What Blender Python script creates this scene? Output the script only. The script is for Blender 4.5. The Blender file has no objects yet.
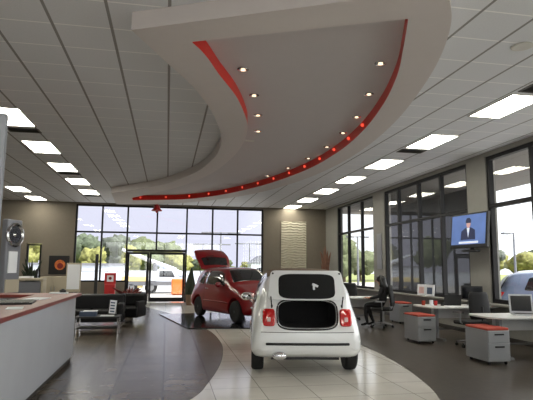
import bpy, bmesh, math, random
from mathutils import Vector, Matrix, noise
from mathutils.bvhtree import BVHTree
random.seed(7)
S = bpy.context.scene
COL = S.collection
PI = math.pi
R = math.radians

# ------------------------------------------------------------------ materials
def nodes(m):
    m.use_nodes = True
    return m.node_tree, m.node_tree.nodes['Principled BSDF']
def lin(c):
    return tuple((x/12.92 if x <= .04045 else ((x+.055)/1.055)**2.4) for x in (v/255 for v in c)) + (1,)
def mat(name, rgb, rough=.5, metal=0., emit=None, es=0., var=0., scale=8., coat=0., bump=0., spec=.5):
    m = bpy.data.materials.new(name); nt, b = nodes(m); c = lin(rgb)
    b.inputs['Base Color'].default_value = c
    b.inputs['Roughness'].default_value = rough
    b.inputs['Metallic'].default_value = metal
    b.inputs['Specular IOR Level'].default_value = spec
    b.inputs['Coat Weight'].default_value = coat
    b.inputs['Coat Roughness'].default_value = .03
    if emit:
        b.inputs['Emission Color'].default_value = lin(emit); b.inputs['Emission Strength'].default_value = es
    tc = nt.nodes.new('ShaderNodeTexCoord'); nz = nt.nodes.new('ShaderNodeTexNoise')
    nz.inputs['Scale'].default_value = scale; nz.inputs['Detail'].default_value = 5
    nt.links.new(tc.outputs['Object'], nz.inputs['Vector'])
    if var:
        rp = nt.nodes.new('ShaderNodeValToRGB')
        rp.color_ramp.elements[0].position = .3; rp.color_ramp.elements[1].position = .7
        rp.color_ramp.elements[0].color = tuple(x*(1-var) for x in c[:3]) + (1,)
        rp.color_ramp.elements[1].color = tuple(min(1, x*(1+var)) for x in c[:3]) + (1,)
        nt.links.new(nz.outputs['Fac'], rp.inputs['Fac']); nt.links.new(rp.outputs['Color'], b.inputs['Base Color'])
    if bump:
        bp = nt.nodes.new('ShaderNodeBump'); bp.inputs['Strength'].default_value = bump
        nt.links.new(nz.outputs['Fac'], bp.inputs['Height']); nt.links.new(bp.outputs['Normal'], b.inputs['Normal'])
    return m

def tile_mat(name, a, b2, grout, w, h, rough, off=(0, 0), mortar=.006, noise_amt=.25, nscale=3., spec=.5, bump=.0):
    m = bpy.data.materials.new(name); nt, b = nodes(m)
    tc = nt.nodes.new('ShaderNodeTexCoord'); mp = nt.nodes.new('ShaderNodeMapping')
    mp.inputs['Location'].default_value = (off[0], off[1], 0)
    br = nt.nodes.new('ShaderNodeTexBrick'); br.offset = 0; br.squash = 1
    br.inputs['Scale'].default_value = 1; br.inputs['Brick Width'].default_value = w; br.inputs['Row Height'].default_value = h
    br.inputs['Mortar Size'].default_value = mortar; br.inputs['Mortar Smooth'].default_value = .1; br.inputs['Bias'].default_value = 0
    br.inputs['Color1'].default_value = lin(a); br.inputs['Color2'].default_value = lin(b2); br.inputs['Mortar'].default_value = lin(grout)
    nz = nt.nodes.new('ShaderNodeTexNoise'); nz.inputs['Scale'].default_value = nscale; nz.inputs['Detail'].default_value = 8
    mr = nt.nodes.new('ShaderNodeMapRange'); mr.inputs['From Min'].default_value = .3; mr.inputs['From Max'].default_value = .7
    mr.inputs['To Min'].default_value = 1-noise_amt; mr.inputs['To Max'].default_value = 1+noise_amt
    mx = nt.nodes.new('ShaderNodeMix'); mx.data_type = 'RGBA'; mx.blend_type = 'MULTIPLY'; mx.inputs[0].default_value = 1
    L = nt.links.new
    L(tc.outputs['Object'], mp.inputs['Vector']); L(mp.outputs['Vector'], br.inputs['Vector']); L(tc.outputs['Object'], nz.inputs['Vector'])
    L(nz.outputs['Fac'], mr.inputs['Value']); L(br.outputs['Color'], mx.inputs[6]); L(mr.outputs['Result'], mx.inputs[7])
    L(mx.outputs[2], b.inputs['Base Color'])
    b.inputs['Roughness'].default_value = rough; b.inputs['Specular IOR Level'].default_value = spec
    if bump:
        bp = nt.nodes.new('ShaderNodeBump'); bp.inputs['Strength'].default_value = bump; bp.inputs['Distance'].default_value = .004; bp.invert = True
        L(br.outputs['Fac'], bp.inputs['Height']); L(bp.outputs['Normal'], b.inputs['Normal'])
    return m

def glass_mat(name, tint, f0=.07):
    m = bpy.data.materials.new(name); m.use_nodes = True; nt = m.node_tree; nt.nodes.clear(); L = nt.links.new
    out = nt.nodes.new('ShaderNodeOutputMaterial'); mix = nt.nodes.new('ShaderNodeMixShader')
    tr = nt.nodes.new('ShaderNodeBsdfTransparent'); tr.inputs['Color'].default_value = tint
    gl = nt.nodes.new('ShaderNodeBsdfGlossy'); gl.inputs['Roughness'].default_value = 0.0
    ge = nt.nodes.new('ShaderNodeNewGeometry'); dp = nt.nodes.new('ShaderNodeVectorMath'); dp.operation = 'DOT_PRODUCT'
    def mth(op, a, b=None):
        n = nt.nodes.new('ShaderNodeMath'); n.operation = op
        for i, v in enumerate((a, b)):
            if v is None: continue
            if isinstance(v, (int, float)): n.inputs[i].default_value = v
            else: L(v, n.inputs[i])
        return n.outputs[0]
    L(ge.outputs['Normal'], dp.inputs[0]); L(ge.outputs['Incoming'], dp.inputs[1])
    c = mth('ABSOLUTE', dp.outputs['Value']); p = mth('POWER', mth('SUBTRACT', 1.0, c), 5.0)
    f = mth('ADD', mth('MULTIPLY', p, 1-f0), f0)
    L(f, mix.inputs[0]); L(tr.outputs[0], mix.inputs[1]); L(gl.outputs[0], mix.inputs[2]); L(mix.outputs[0], out.inputs[0])
    return m

def ceiling_mat():
    m = bpy.data.materials.new('ceiling_tile'); nt, b = nodes(m); L = nt.links.new
    tc = nt.nodes.new('ShaderNodeTexCoord'); sp = nt.nodes.new('ShaderNodeSeparateXYZ'); L(tc.outputs['Object'], sp.inputs[0])
    nz = nt.nodes.new('ShaderNodeTexNoise'); nz.inputs['Scale'].default_value = 60; L(tc.outputs['Object'], nz.inputs['Vector'])
    def mth(op, a_, b_=0.0, c_=0.0):
        n_ = nt.nodes.new('ShaderNodeMath'); n_.operation = op
        for i_, v_ in enumerate((a_, b_, c_)):
            if isinstance(v_, (int, float)): n_.inputs[i_].default_value = v_
            else: L(v_, n_.inputs[i_])
        return n_.outputs[0]
    def line(sock, period, off, w):
        t_ = mth('PINGPONG', mth('ADD', sock, off), period/2)
        return mth('LESS_THAN', t_, w/2)
    lx = line(sp.outputs['X'], .6392, .06, .034); ly = line(sp.outputs['Y'], .6125, .105+.3062, .022)
    base = nt.nodes.new('ShaderNodeValToRGB'); L(nz.outputs['Fac'], base.inputs['Fac'])
    base.color_ramp.elements[0].color = lin((216, 218, 222)); base.color_ramp.elements[1].color = lin((230, 232, 236))
    m1 = nt.nodes.new('ShaderNodeMix'); m1.data_type = 'RGBA'; L(ly, m1.inputs[0]); L(base.outputs['Color'], m1.inputs[6]); m1.inputs[7].default_value = lin((250, 250, 250))
    m2 = nt.nodes.new('ShaderNodeMix'); m2.data_type = 'RGBA'; L(lx, m2.inputs[0]); L(m1.outputs[2], m2.inputs[6]); m2.inputs[7].default_value = lin((150, 149, 148))
    L(m2.outputs[2], b.inputs['Base Color']); b.inputs['Roughness'].default_value = .8; b.inputs['Specular IOR Level'].default_value = .25
    return m

M = dict(
    wall=mat('wall_paint', (116, 108, 96), .8, var=.03),
    wall_r=mat('column_paint', (138, 136, 131), .75, var=.03),
    ceil=ceiling_mat(),
    soffit=mat('soffit_plaster', (208, 201, 199), .75, var=.01),
    recess=mat('recess_plaster', (196, 191, 192), .75, var=.01),
    red_band=mat('red_cove_paint', (214, 40, 28), .4),
    tile=tile_mat('cream_floor_tile', (222, 218, 209), (216, 212, 203), (158, 154, 146), .61, .61, .12, mortar=.006, noise_amt=.04),
    dtile=tile_mat('dark_floor_tile', (106, 97, 85), (88, 81, 72), (34, 31, 28), .61, .61, .24, mortar=.014, noise_amt=.28, nscale=3, bump=.2, spec=.35),
    carpet=tile_mat('brown_grey_floor', (76, 69, 61), (70, 63, 56), (58, 53, 48), .61, .61, .3, mortar=.005, noise_amt=.2, nscale=9),
    frame=mat('dark_bronze_frame', (16, 15, 18), .5, spec=.25),
    glass=glass_mat('window_glass', (.88, .91, .93, 1), .09),
    base=mat('baseboard', (50, 46, 43), .6),
    light=mat('lamp_diffuser', (250, 248, 235), .5, emit=(255, 251, 234), es=16.0),
    spot=mat('downlight_bulb', (255, 240, 220), .4, emit=(255, 226, 190), es=1.5),
    redlamp=mat('red_cove_lamp', (255, 90, 70), .4, emit=(255, 84, 60), es=.9),
    lamp_frame=mat('white_lamp_trim', (205, 203, 196), .5),
    grille=mat('grey_vent', (92, 90, 86), .6),
    chrome=mat('chrome', (215, 215, 218), .12, 1.),
    steel=mat('brushed_steel', (150, 150, 152), .35, .9),
    white_car=mat('pearl_white_paint', (232, 234, 234), .25, coat=.8),
    red_car=mat('red_paint', (124, 3, 14), .28, coat=1.0),
    black=mat('black_plastic', (20, 20, 22), .5),
    tyre=mat('tyre_rubber', (22, 22, 23), .8, var=.15, scale=30),
    liner=mat('black_carpet_liner', (13, 13, 14), .9, var=.2, scale=60),
    carglass=mat('tinted_car_glass', (22, 25, 28), .05, coat=1.),
    tail=mat('red_lamp_lens', (190, 22, 24), .12, coat=.6),
    tailw=mat('clear_lamp_lens', (224, 190, 186), .12),
    tan=mat('tan_soft_top', (112, 92, 72), .85, var=.1, scale=40),
    rim=mat('alloy_rim', (168, 170, 174), .3, .85),
    rimd=mat('dark_rim', (70, 72, 76), .35, .8),
    leather=mat('black_leather', (14, 13, 15), .45, var=.15, bump=.08, spec=.3),
    cloth=mat('black_mesh_cloth', (15, 15, 17), .8, var=.1),
    counter=tile_mat('white_counter_panel', (206, 209, 212), (202, 205, 210), (178, 181, 186), .61, .35, .22, mortar=.004, noise_amt=.02),
    maroon=mat('maroon_counter_top', (120, 48, 38), .38, spec=.3, var=.18, scale=14),
    deskw=mat('grey_white_laminate', (206, 206, 204), .4),
    ped=mat('silver_grey_steel', (150, 152, 154), .4, .15),
    cushion=mat('orange_red_cushion', (168, 60, 40), .7, var=.06),
    paper=mat('white_paper', (226, 228, 232), .7),
    bluecover=mat('blue_grey_cover', (70, 84, 108), .5),
    redp=mat('red_display_plastic', (178, 24, 24), .4),
    screen=mat('dark_screen', (14, 15, 18), .12),
    silver=mat('silver_plastic', (178, 180, 184), .35, .2),
    hair=mat('black_hair', (16, 13, 13), .5, var=.2, scale=60),
    skin=mat('skin', (176, 128, 104), .6),
    clothes=mat('black_clothes', (20, 19, 23), .85, var=.15),
    topiary=mat('dark_green_leaf', (34, 46, 28), .7, var=.4, scale=30),
    leaf_red=mat('red_brown_leaf', (98, 34, 30), .6, var=.3, scale=20),
    pot=mat('terracotta_pot', (116, 92, 72), .7),
    asphalt=mat('pale_concrete_paving', (180, 177, 172), .85, var=.06, scale=.6),
    grass=mat('dry_grass', (138, 146, 88), .9, var=.2, scale=1.5),
    bark=mat('bark', (84, 68, 54), .9, var=.2),
    canopy=mat('canopy_soffit_panel', (120, 116, 112), .8),
    darkwall=mat('dark_backdrop', (58, 58, 60), .6),
    bwhite=mat('white_metal_siding', (190, 196, 206), .6),
    orange=mat('orange_plastic', (232, 112, 40), .6),
    yellow=mat('pale_yellow_paint', (214, 196, 140), .6),
    silvercar=mat('silver_blue_paint', (104, 116, 142), .4, .3, coat=.3),
    parkedglass=mat('parked_car_glass', (26, 31, 38), .35, spec=.3),
    pole=mat('grey_galvanised_pole', (104, 106, 112), .6),
    panel=mat('cream_wave_panel', (184, 178, 160), .75),
    kiosk=mat('grey_kiosk_laminate', (112, 114, 122), .5),
    cream=mat('cream_laminate', (176, 166, 146), .6),
    pic_bg=mat('black_print', (20, 16, 16), .4),
    pic_or=mat('orange_print', (206, 110, 50), .5, var=.4, scale=9),
    pic_red=mat('dark_red_print', (120, 26, 22), .5),
    tvblue=mat('tv_blue', (100, 128, 190), .3, emit=(92, 122, 188), es=.25, var=.12, scale=3),
    tvface=mat('tv_face', (190, 150, 140), .4, emit=(196, 156, 150), es=.45),
    tvdark=mat('tv_suit', (34, 40, 62), .4, emit=(40, 48, 84), es=.5),
    tvwhite=mat('tv_shirt', (220, 225, 235), .4, emit=(190, 205, 230), es=.6),
    mat_black=mat('black_glossy_platform', (18, 17, 19), .12),
    pillar=mat('pale_grey_panel', (158, 162, 170), .5),
)
GREENS = [mat('tree_leaf_%s' % n, c, .85, var=.45, scale=s*2, bump=1.0) for n, c, s in (
    ('dark', (78, 88, 70), 1.2), ('mid', (92, 100, 72), 1.1), ('yellow', (130, 130, 76), 1.4), ('grey', (92, 98, 88), 1.0))]

# ------------------------------------------------------------------ mesh helper
class MB:
    def __init__(s): s.bm = bmesh.new()
    def _x(s, vs, m):
        if m is not None: bmesh.ops.transform(s.bm, matrix=m, verts=vs)
        return vs
    def box(s, c, d, rz=0, rx=0, ry=0):
        g = bmesh.ops.create_cube(s.bm, size=1)
        s._x(g['verts'], Matrix.Translation(c) @ Matrix.Rotation(rz, 4, 'Z') @ Matrix.Rotation(ry, 4, 'Y') @ Matrix.Rotation(rx, 4, 'X') @ Matrix.Diagonal((*d, 1)))
        return s
    def b2(s, a, b):
        return s.box([(a[i]+b[i])/2 for i in range(3)], [abs(b[i]-a[i]) for i in range(3)])
    def cyl(s, a, b, r, r2=None, n=16, caps=True):
        a = Vector(a); b = Vector(b); d = b-a
        g = bmesh.ops.create_cone(s.bm, cap_ends=caps, segments=n, radius1=r, radius2=r if r2 is None else r2, depth=d.length)
        s._x(g['verts'], Matrix.Translation((a+b)/2) @ d.to_track_quat('Z', 'Y').to_matrix().to_4x4())
        return s
    def ball(s, c, r, u=16, v=10, m=None):
        g = bmesh.ops.create_uvsphere(s.bm, u_segments=u, v_segments=v, radius=1)
        rr = r if hasattr(r, '__len__') else (r, r, r)
        s._x(g['verts'], Matrix.Translation(c) @ (m or Matrix.Identity(4)) @ Matrix.Diagonal((*rr, 1)))
        return s
    def ico(s, c, r, sub=2, amp=.25, f=1.2):
        g = bmesh.ops.create_icosphere(s.bm, subdivisions=sub, radius=1)
        o = Vector((random.random()*50, random.random()*50, 0))
        rr = Vector(r if hasattr(r, '__len__') else (r, r, r))
        for v in g['verts']:
            k = 1+amp*noise.noise(v.co*f*2+o)*1.6 + amp*.5*noise.noise(v.co*f*6+o)
            v.co = Vector(c)+Vector((v.co.x*rr.x, v.co.y*rr.y, v.co.z*rr.z))*k
        return s
    def tube(s, pts, r, n=10, closed=False):
        pts = [Vector(p) for p in pts]; rings = []
        N = len(pts)
        for i, p in enumerate(pts):
            a = pts[i-1] if (i > 0 or closed) else p; b = pts[(i+1) % N] if (i < N-1 or closed) else p
            t = (b-a).normalized(); up = Vector((0, 0, 1)) if abs(t.z) < .9 else Vector((0, 1, 0))
            u = t.cross(up).normalized(); w = u.cross(t)
            rr = r[i] if hasattr(r, '__len__') else r
            rings.append([s.bm.verts.new(p+(u*math.cos(2*PI*k/n)+w*math.sin(2*PI*k/n))*rr) for k in range(n)])
        for i in range(N if closed else N-1):
            A, B = rings[i], rings[(i+1) % N]
            for k in range(n): s.bm.faces.new((A[k], A[(k+1) % n], B[(k+1) % n], B[k]))
        if not closed:
            s.bm.faces.new(rings[0][::-1]); s.bm.faces.new(rings[-1])
        return s
    def prism(s, poly, z0, z1, m=None):
        lo = [s.bm.verts.new((p[0], p[1], z0)) for p in poly]; hi = [s.bm.verts.new((p[0], p[1], z1)) for p in poly]
        n = len(poly)
        s.bm.faces.new(lo[::-1]); s.bm.faces.new(hi)
        for i in range(n): s.bm.faces.new((lo[i], lo[(i+1) % n], hi[(i+1) % n], hi[i]))
        s._x(lo+hi, m); return s
    def lathe(s, prof, n=24, m=None):
        rings = []; allv = []
        for r, z in prof:
            ring = [s.bm.verts.new((r*math.cos(2*PI*k/n), r*math.sin(2*PI*k/n), z)) for k in range(n)]; rings.append(ring); allv += ring
        for A, B in zip(rings, rings[1:]):
            for k in range(n): s.bm.faces.new((A[k], A[(k+1) % n], B[(k+1) % n], B[k]))
        s.bm.faces.new(rings[0][::-1]); s.bm.faces.new(rings[-1])
        s._x(allv, m); return s
    def build(s, name, m, parent=None, bevel=0, smooth=False, loc=None, kind=None, seg=2):
        bmesh.ops.recalc_face_normals(s.bm, faces=s.bm.faces)
        me = bpy.data.meshes.new(name); s.bm.to_mesh(me); s.bm.free()
        o = bpy.data.objects.new(name, me); COL.objects.link(o)
        me.materials.append(m)
        if smooth:
            for p in me.polygons: p.use_smooth = True
        if bevel:
            b = o.modifiers.new('bevel', 'BEVEL'); b.width = bevel; b.segments = seg; b.limit_method = 'ANGLE'; b.angle_limit = R(35)
        if parent: o.parent = parent
        if loc: o.location = loc
        if kind: o['kind'] = kind
        return o

def tag(o, label, cat, group=None):
    o['label'] = label; o['category'] = cat
    if group: o['group'] = group
    return o
def thing(name, label, cat, loc=(0, 0, 0), rz=0, group=None):
    o = bpy.data.objects.new(name, None); COL.objects.link(o); o.location = loc; o.rotation_euler = (0, 0, rz)
    return tag(o, label, cat, group)
KIDS = {}
def kids(o): return [c for c in COL.objects if c.parent == o]
def dup(root, loc=None, rz=None, label=None, group=None, parent=None):
    c = root.copy(); COL.objects.link(c)
    if parent: c.parent = parent
    if loc is not None: c.location = loc
    if rz is not None: c.rotation_euler = (0, 0, rz)
    if label: c['label'] = label
    if group: c['group'] = group
    for k in kids(root): dup(k, parent=c)
    return c
def spline(pts, n=8):
    out = []; N = len(pts)
    for i in range(N-1):
        p0 = Vector(pts[max(i-1, 0)]); p1 = Vector(pts[i]); p2 = Vector(pts[i+1]); p3 = Vector(pts[min(i+2, N-1)])
        for k in range(n):
            t = k/n
            out.append(.5*((2*p1)+(p2-p0)*t+(2*p0-5*p1+4*p2-p3)*t*t+(3*p1-p0-3*p2+p3)*t**3))
    out.append(Vector(pts[-1])); return out

# ------------------------------------------------------------------ setting
CZ = 4.2; BY = 22.6; RX = 7.15; LX = -9.5; NY = -6.5
MB().b2((LX-.3, NY-.3, -.2), (RX+.3, BY+.3, 0)).build('floor', M['tile'], kind='structure')
disc = spline([(-3.2, -1), (-1.9, 2.3), (-.6, 4.6), (.31, 6.22), (.59, 7.07), (.87, 8.29), (1.05, 9.51), (1.13, 10.75), (1.06, 12.58), (.69, 14.91), (.08, 17.5), (-.76, 20.1), (-1.87, 22.5)], 6)
MB().prism([(p[0], p[1]) for p in disc]+[(LX, 22.5), (LX, -1)] if False else [(p[0], p[1]) for p in [Vector(q).to_2d() if len(q) > 2 else q for q in disc]]+[(LX, 22.5), (LX, -1)], 0, .004).build('floor_dark_tile', M['dtile'], kind='structure')
rc = spline([(1.2, 1.5), (2.3, 3.7), (3.21, 5.76), (3.53, 6.86), (3.77, 8.3), (3.88, 9.97), (3.86, 12), (3.6, 14.5), (3.05, 17), (2.3, 19.5), (1.4, 22.5)], 6)
MB().prism([(p[0], p[1]) for p in rc]+[(RX, 22.5), (RX, 1.5)], 0, .004).build('floor_brown_tile', M['carpet'], kind='structure')
MB().b2((LX-.3, NY-.3, CZ), (RX+.3, BY+.3, CZ+.25)).build('ceiling', M['ceil'], kind='structure')

# back wall with the big window, the door and the slot window
w = MB()
w.b2((LX, BY, 0), (-5.72, BY+.25, CZ)).b2((-5.12, BY, 0), (-3.86, BY+.25, CZ)).b2((-5.72, BY, 0), (-5.12, BY+.25, .75)).b2((-5.72, BY, 2.42), (-5.12, BY+.25, CZ))
w.b2((4.22, BY, 0), (RX+.3, BY+.25, CZ)).b2((-3.86, BY, 4.12), (4.22, BY+.25, CZ))
w.b2((-3.86, BY, 0), (-1.74, BY+.25, .85)).b2((.84, BY, 0), (4.22, BY+.25, .3))
w.build('wall_back', M['wall'], kind='structure')
def frame_box(a, b, t, d, mul, trans, name, plane, at, extra=None):
    """storefront frame; a,b = (u,z) corners; u axis along plane"""
    f = MB(); u0, z0 = a; u1, z1 = b
    def bar(ua, za, ub, zb):
        if plane == 'Y': f.b2((ua, at, za), (ub, at+d, zb))
        else: f.b2((at, ua, za), (at+d, ub, zb))
    bar(u0, z0, u0+t, z1); bar(u1-t, z0, u1, z1); bar(u0+t, z0, u1-t, z0+t); bar(u0+t, z1-t, u1-t, z1)
    us = [u0+t/2]+list(mul)+[u1-t/2]
    for m_ in mul: bar(m_-t/2, z0+t, m_+t/2, z1-t)
    for z in trans:
        for ua, ub in zip(us, us[1:]): bar(ua+t/2, z-t/2, ub-t/2, z+t/2)
    if extra: extra(bar)
    return f.build(name, M['frame'], kind='structure')
def pane(a, b, plane, at, parent, name='pane'):
    f = MB(); u0, z0 = a; u1, z1 = b
    if plane == 'Y': vs = [(u0, at, z0), (u1, at, z0), (u1, at, z1), (u0, at, z1)]
    else: vs = [(at, u0, z0), (at, u1, z0), (at, u1, z1), (at, u0, z1)]
    f.bm.faces.new([f.bm.verts.new(v) for v in vs])
    return f.build(name, M['glass'], parent)
# window 1: the seven-bay storefront window of the back wall
t = .07
f = MB()
def bar(x0, z0, x1, z1): f.b2((x0, BY+.04, z0), (x1, BY+.14, z1))
bm_x = [-3.82, -2.77, -1.72, -.48, .80, 1.93, 3.05, 4.18]
for i, x in enumerate(bm_x):
    zb = .85 if i < 2 else 0 if i in (2, 4) else 2.24 if i == 3 else .3
    bar(x-t/2, zb, x+t/2, 4.12)
for x0, x1 in zip(bm_x, bm_x[1:]):
    bar(x0+t/2, 4.05, x1-t/2, 4.12); bar(x0+t/2, 2.92, x1-t/2, 2.99)
    zb = .85 if x1 < -1.7 else .3 if x0 > .79 else None
    if zb: bar(x0+t/2, zb, x1-t/2, zb+t)
bar(-1.72+t/2, 2.14, .8-t/2, 2.24)
win1 = f.build('window_1', M['frame'], kind='structure')
for x0, x1 in zip(bm_x, bm_x[1:]):
    pane((x0+t/2, 2.99), (x1-t/2, 4.05), 'Y', BY+.09, win1)
    zb = .92 if x1 < -1.7 else .37 if x0 > .79 else 2.24
    pane((x0+t/2, zb), (x1-t/2, 2.92), 'Y', BY+.09, win1)
# door 1: the glazed double door
f = MB()
for a, b in ((-1.68, -.765), (-.755, .76)):
    f.b2((a, BY+.05, .02), (a+.09, BY+.12, 2.13)); f.b2((b-.09, BY+.05, .02), (b, BY+.12, 2.13))
    f.b2((a+.09, BY+.05, .02), (b-.09, BY+.12, .2)); f.b2((a+.09, BY+.05, 2.03), (b-.09, BY+.12, 2.13))
door = f.build('door_1', M['frame'], kind='structure')
pane((-1.59, .2), (-.855, 2.03), 'Y', BY+.085, door); pane((-.665, .2), (.67, 2.03), 'Y', BY+.085, door)
MB().tube([(-.86, BY+.04, .75), (-.86, BY-.02, .8), (-.86, BY-.02, 1.3), (-.86, BY+.04, 1.35)], .015).build('door_handle', M['black'], door)
win2 = frame_box((-5.7, .77), (-5.14, 2.4), .06, .1, (), (), 'window_2', 'Y', BY+.04)
pane((-5.64, .83), (-5.2, 2.34), 'Y', BY+.09, win2)
# left and rear walls
MB().b2((LX-.25, NY, 0), (LX, BY+.25, CZ)).build('wall_left', M['wall'], kind='structure')
w = MB(); w.b2((LX, NY-.25, 0), (-6, NY, CZ)).b2((5.5, NY-.25, 0), (RX+.25, NY, CZ)).b2((-6, NY-.25, 0), (5.5, NY, .5)).b2((-6, NY-.25, 3.9), (5.5, NY, CZ))
w.build('wall_rear', M['wall'], kind='structure')
win6 = frame_box((-6, .5), (5.5, 3.9), .08, .1, (-4.1, -2.2, -.3, 1.6, 3.5), (), 'window_6', 'Y', NY-.2)
pane((-5.92, .58), (5.42, 3.82), 'Y', NY-.15, win6)
# right wall: sill wall, columns and three window groups
SILL = .78; TOP = 4.1
groups = [((17.05, 20.98), (18.28, 19.72)), ((11.2, 16.1), (12.52, 13.78, 15.12)), ((-5.8, 10.43), (-4.5, -3, -1.6, -.3, 1.1, 2.4, 3.7, 5.0, 6.3, 7.62, 8.97))]
w = MB(); w.b2((RX, NY, 0), (RX+.25, BY, SILL)).b2((RX, NY, TOP), (RX+.25, BY, CZ))
for a, b in ((20.98, BY), (16.1, 17.05), (10.43, 11.2), (NY, -5.8)): w.b2((RX, a, SILL), (RX+.25, b, TOP))
w.build('wall_right', M['wall_r'], kind='structure')
for i, ((a, b), mul) in enumerate(groups):
    tt = .075 if i < 2 else .09
    wn = frame_box((a, SILL), (b, TOP), tt, .11, mul, (2.95,), 'window_%d' % (i+3), 'X', RX+.03)
    us = [a+tt/2]+sorted(mul)+[b-tt/2]
    for u0, u1 in zip(us, us[1:]):
        pane((u0+tt/2, SILL+tt), (u1-tt/2, 2.95-tt/2), 'X', RX+.09, wn)
        pane((u0+tt/2, 2.95+tt/2), (u1-tt/2, TOP-tt), 'X', RX+.09, wn)
MB().b2((RX-.02, NY+.1, 0), (RX, BY, .1)).build('baseboard_right', M['base'], kind='structure')
w = MB().b2((LX, BY-.02, 0), (-1.76, BY, .1)); w.b2((.86, BY-.02, 0), (RX-.02, BY, .1)); w.build('baseboard_back', M['base'], kind='structure')

# suspended crescent soffit with its recess: a ring of plaster with a red inner face
ZS = 4.0
inner_hollow = spline([(-.45, 5.27), (-.08, 6.09), (.23, 6.76), (.52, 7.58), (.76, 8.52), (.93, 9.46), (1.01, 10.45), (.95, 11.75), (.58, 13.66), (-.35, 15.9), (-1.95, 17.95)], 6)
outer = spline([(2.35, 3.86), (2.72, 4.4), (3.06, 5.2), (3.36, 6.2), (3.7, 7.7), (3.93, 9.5), (3.97, 11.5), (3.72, 13.8), (3.1, 16.2), (2.15, 18.2), (.8, 19.9), (-.6, 20.9), (-2.1, 21.3)], 6)
rec_left = spline([(.19, 5.43), (.36, 5.75), (.59, 6.35), (.89, 7.08), (1.13, 7.86), (1.32, 8.7), (1.42, 9.8), (1.38, 11.3), (1.05, 13.6), (.2, 16.2), (-1.35, 19.1)], 6)
rec_right = spline([(2.28, 4.45), (2.56, 5.15), (2.84, 5.9), (3.15, 7.05), (3.42, 8.6), (3.53, 10.36), (3.4, 12.43), (2.85, 14.87), (1.85, 17.3), (.5, 19.0), (-1.35, 19.75)], 6)
def xy(L): return [(p[0], p[1]) for p in L]
OUT = xy(inner_hollow)+xy(outer)[::-1]
# bottom ring + outer fascia as one plaster shell
bmm = bmesh.new()
INN = xy(rec_left)+xy(rec_right)[::-1]
lo_o = [bmm.verts.new((x, y, ZS)) for x, y in OUT]; lo_i = [bmm.verts.new((x, y, ZS)) for x, y in INN]
es = [bmm.edges.new((L[i], L[(i+1) % len(L)])) for L in (lo_o, lo_i) for i in range(len(L))]
bmesh.ops.triangle_fill(bmm, use_beauty=True, use_dissolve=False, edges=es)
hi_o = [bmm.verts.new((x, y, CZ-.001)) for x, y in OUT]
for i in range(len(OUT)):
    j = (i+1) % len(OUT); bmm.faces.new((lo_o[i], lo_o[j], hi_o[j], hi_o[i]))
x = MB(); x.bm.free(); x.bm = bmm
sof = x.build('ceiling_soffit', M['soffit'], kind='structure')
bmm = bmesh.new()
lo = [bmm.verts.new((a, b, ZS)) for a, b in INN]; hi = [bmm.verts.new((a, b, 4.185)) for a, b in INN]
for i in range(len(INN)):
    j = (i+1) % len(INN); bmm.faces.new((lo[i], lo[j], hi[j], hi[i]))
x = MB(); x.bm.free(); x.bm = bmm
rb = x.build('red_cove_band', M['red_band'], sof)
MB().prism(INN, 4.18, 4.195).build('recess_panel', M['recess'], sof)
# small red lamps along the cove
rr = xy(rec_right)
def along(L, s):
    acc = 0
    for a, b in zip(L, L[1:]):
        d = math.dist(a, b)
        if acc+d >= s:
            k = (s-acc)/d; return (a[0]+(b[0]-a[0])*k, a[1]+(b[1]-a[1])*k)
        acc += d
    return L[-1]
proto = None
for k in range(14):
    px_, py_ = along(rr, 4.2+k*1.0)
    c = Vector((1.6, 10)) - Vector((px_, py_)); c.normalize()
    loc = (px_+c.x*.02, py_+c.y*.02, 4.10)
    if proto is None:
        proto = MB().ball((0, 0, 0), .032, 12, 8).build('cove_lamp', M['redlamp'], loc=loc)
        tag(proto, 'small round red lamp in the red cove of the curved ceiling recess', 'lamp', 'red lamps along the red cove')
    else: dup(proto, loc)

# ceiling light fixtures
def fixture(lab):
    r_ = thing('ceiling_light', lab, 'ceiling light')
    fr = MB()
    for sx in (-1, 1): fr.b2((sx*.315, -.605, -.012), (sx*.285, .605, .0))
    for sy in (-1, 1): fr.b2((-.285, sy*.605, -.012), (.285, sy*.575, .0))
    fr.build('frame', M['lamp_frame'], r_)
    MB().b2((-.285, -.575, -.008), (.285, .575, -.001)).build('diffuser', M['light'], r_)
    return r_
fx = None
ordn = ['nearest the camera', 'second from the front', 'third from the front', 'fourth from the front', 'fifth from the front', 'sixth from the front', 'farthest, by the back wall']
def place_fix(loc, lab, grp):
    global fx
    if fx is None: fx = fixture(lab); fx.location = loc; fx['group'] = grp
    else: dup(fx, loc, 0, lab, grp)
for k in range(7):
    place_fix((5.42, 7.28+2.45*k, CZ), 'rectangular ceiling light in the row beside the right windows, %s' % ordn[k], 'ceiling lights of the right row')
for k, n in enumerate(['cut by the left edge of the photo', 'second largest', 'third largest', 'fourth largest', 'smallest and farthest of its row']):
    place_fix((-2.88, 9.70+2.42*k, CZ), 'rectangular ceiling light in the long left row, %s' % n, 'ceiling lights of the left row')
for k, n in enumerate(['the nearer one above the kiosk', 'the farther one above the slot window']):
    place_fix((-5.25, 19.2+2.44*k, CZ), 'rectangular ceiling light far left, %s' % n, 'ceiling lights at the far left')
for (x_, y_) in ((5.42, 2.4), (5.42, -2.5), (-2.88, 2.4), (-2.88, -2.5), (-5.25, 4.8), (-5.25, 9.7), (-5.25, 14.3), (1.2, -1), (1.2, -4)):
    place_fix((x_, y_, CZ), 'rectangular ceiling light above the part of the showroom outside the photo', 'ceiling lights outside the photo')
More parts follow.
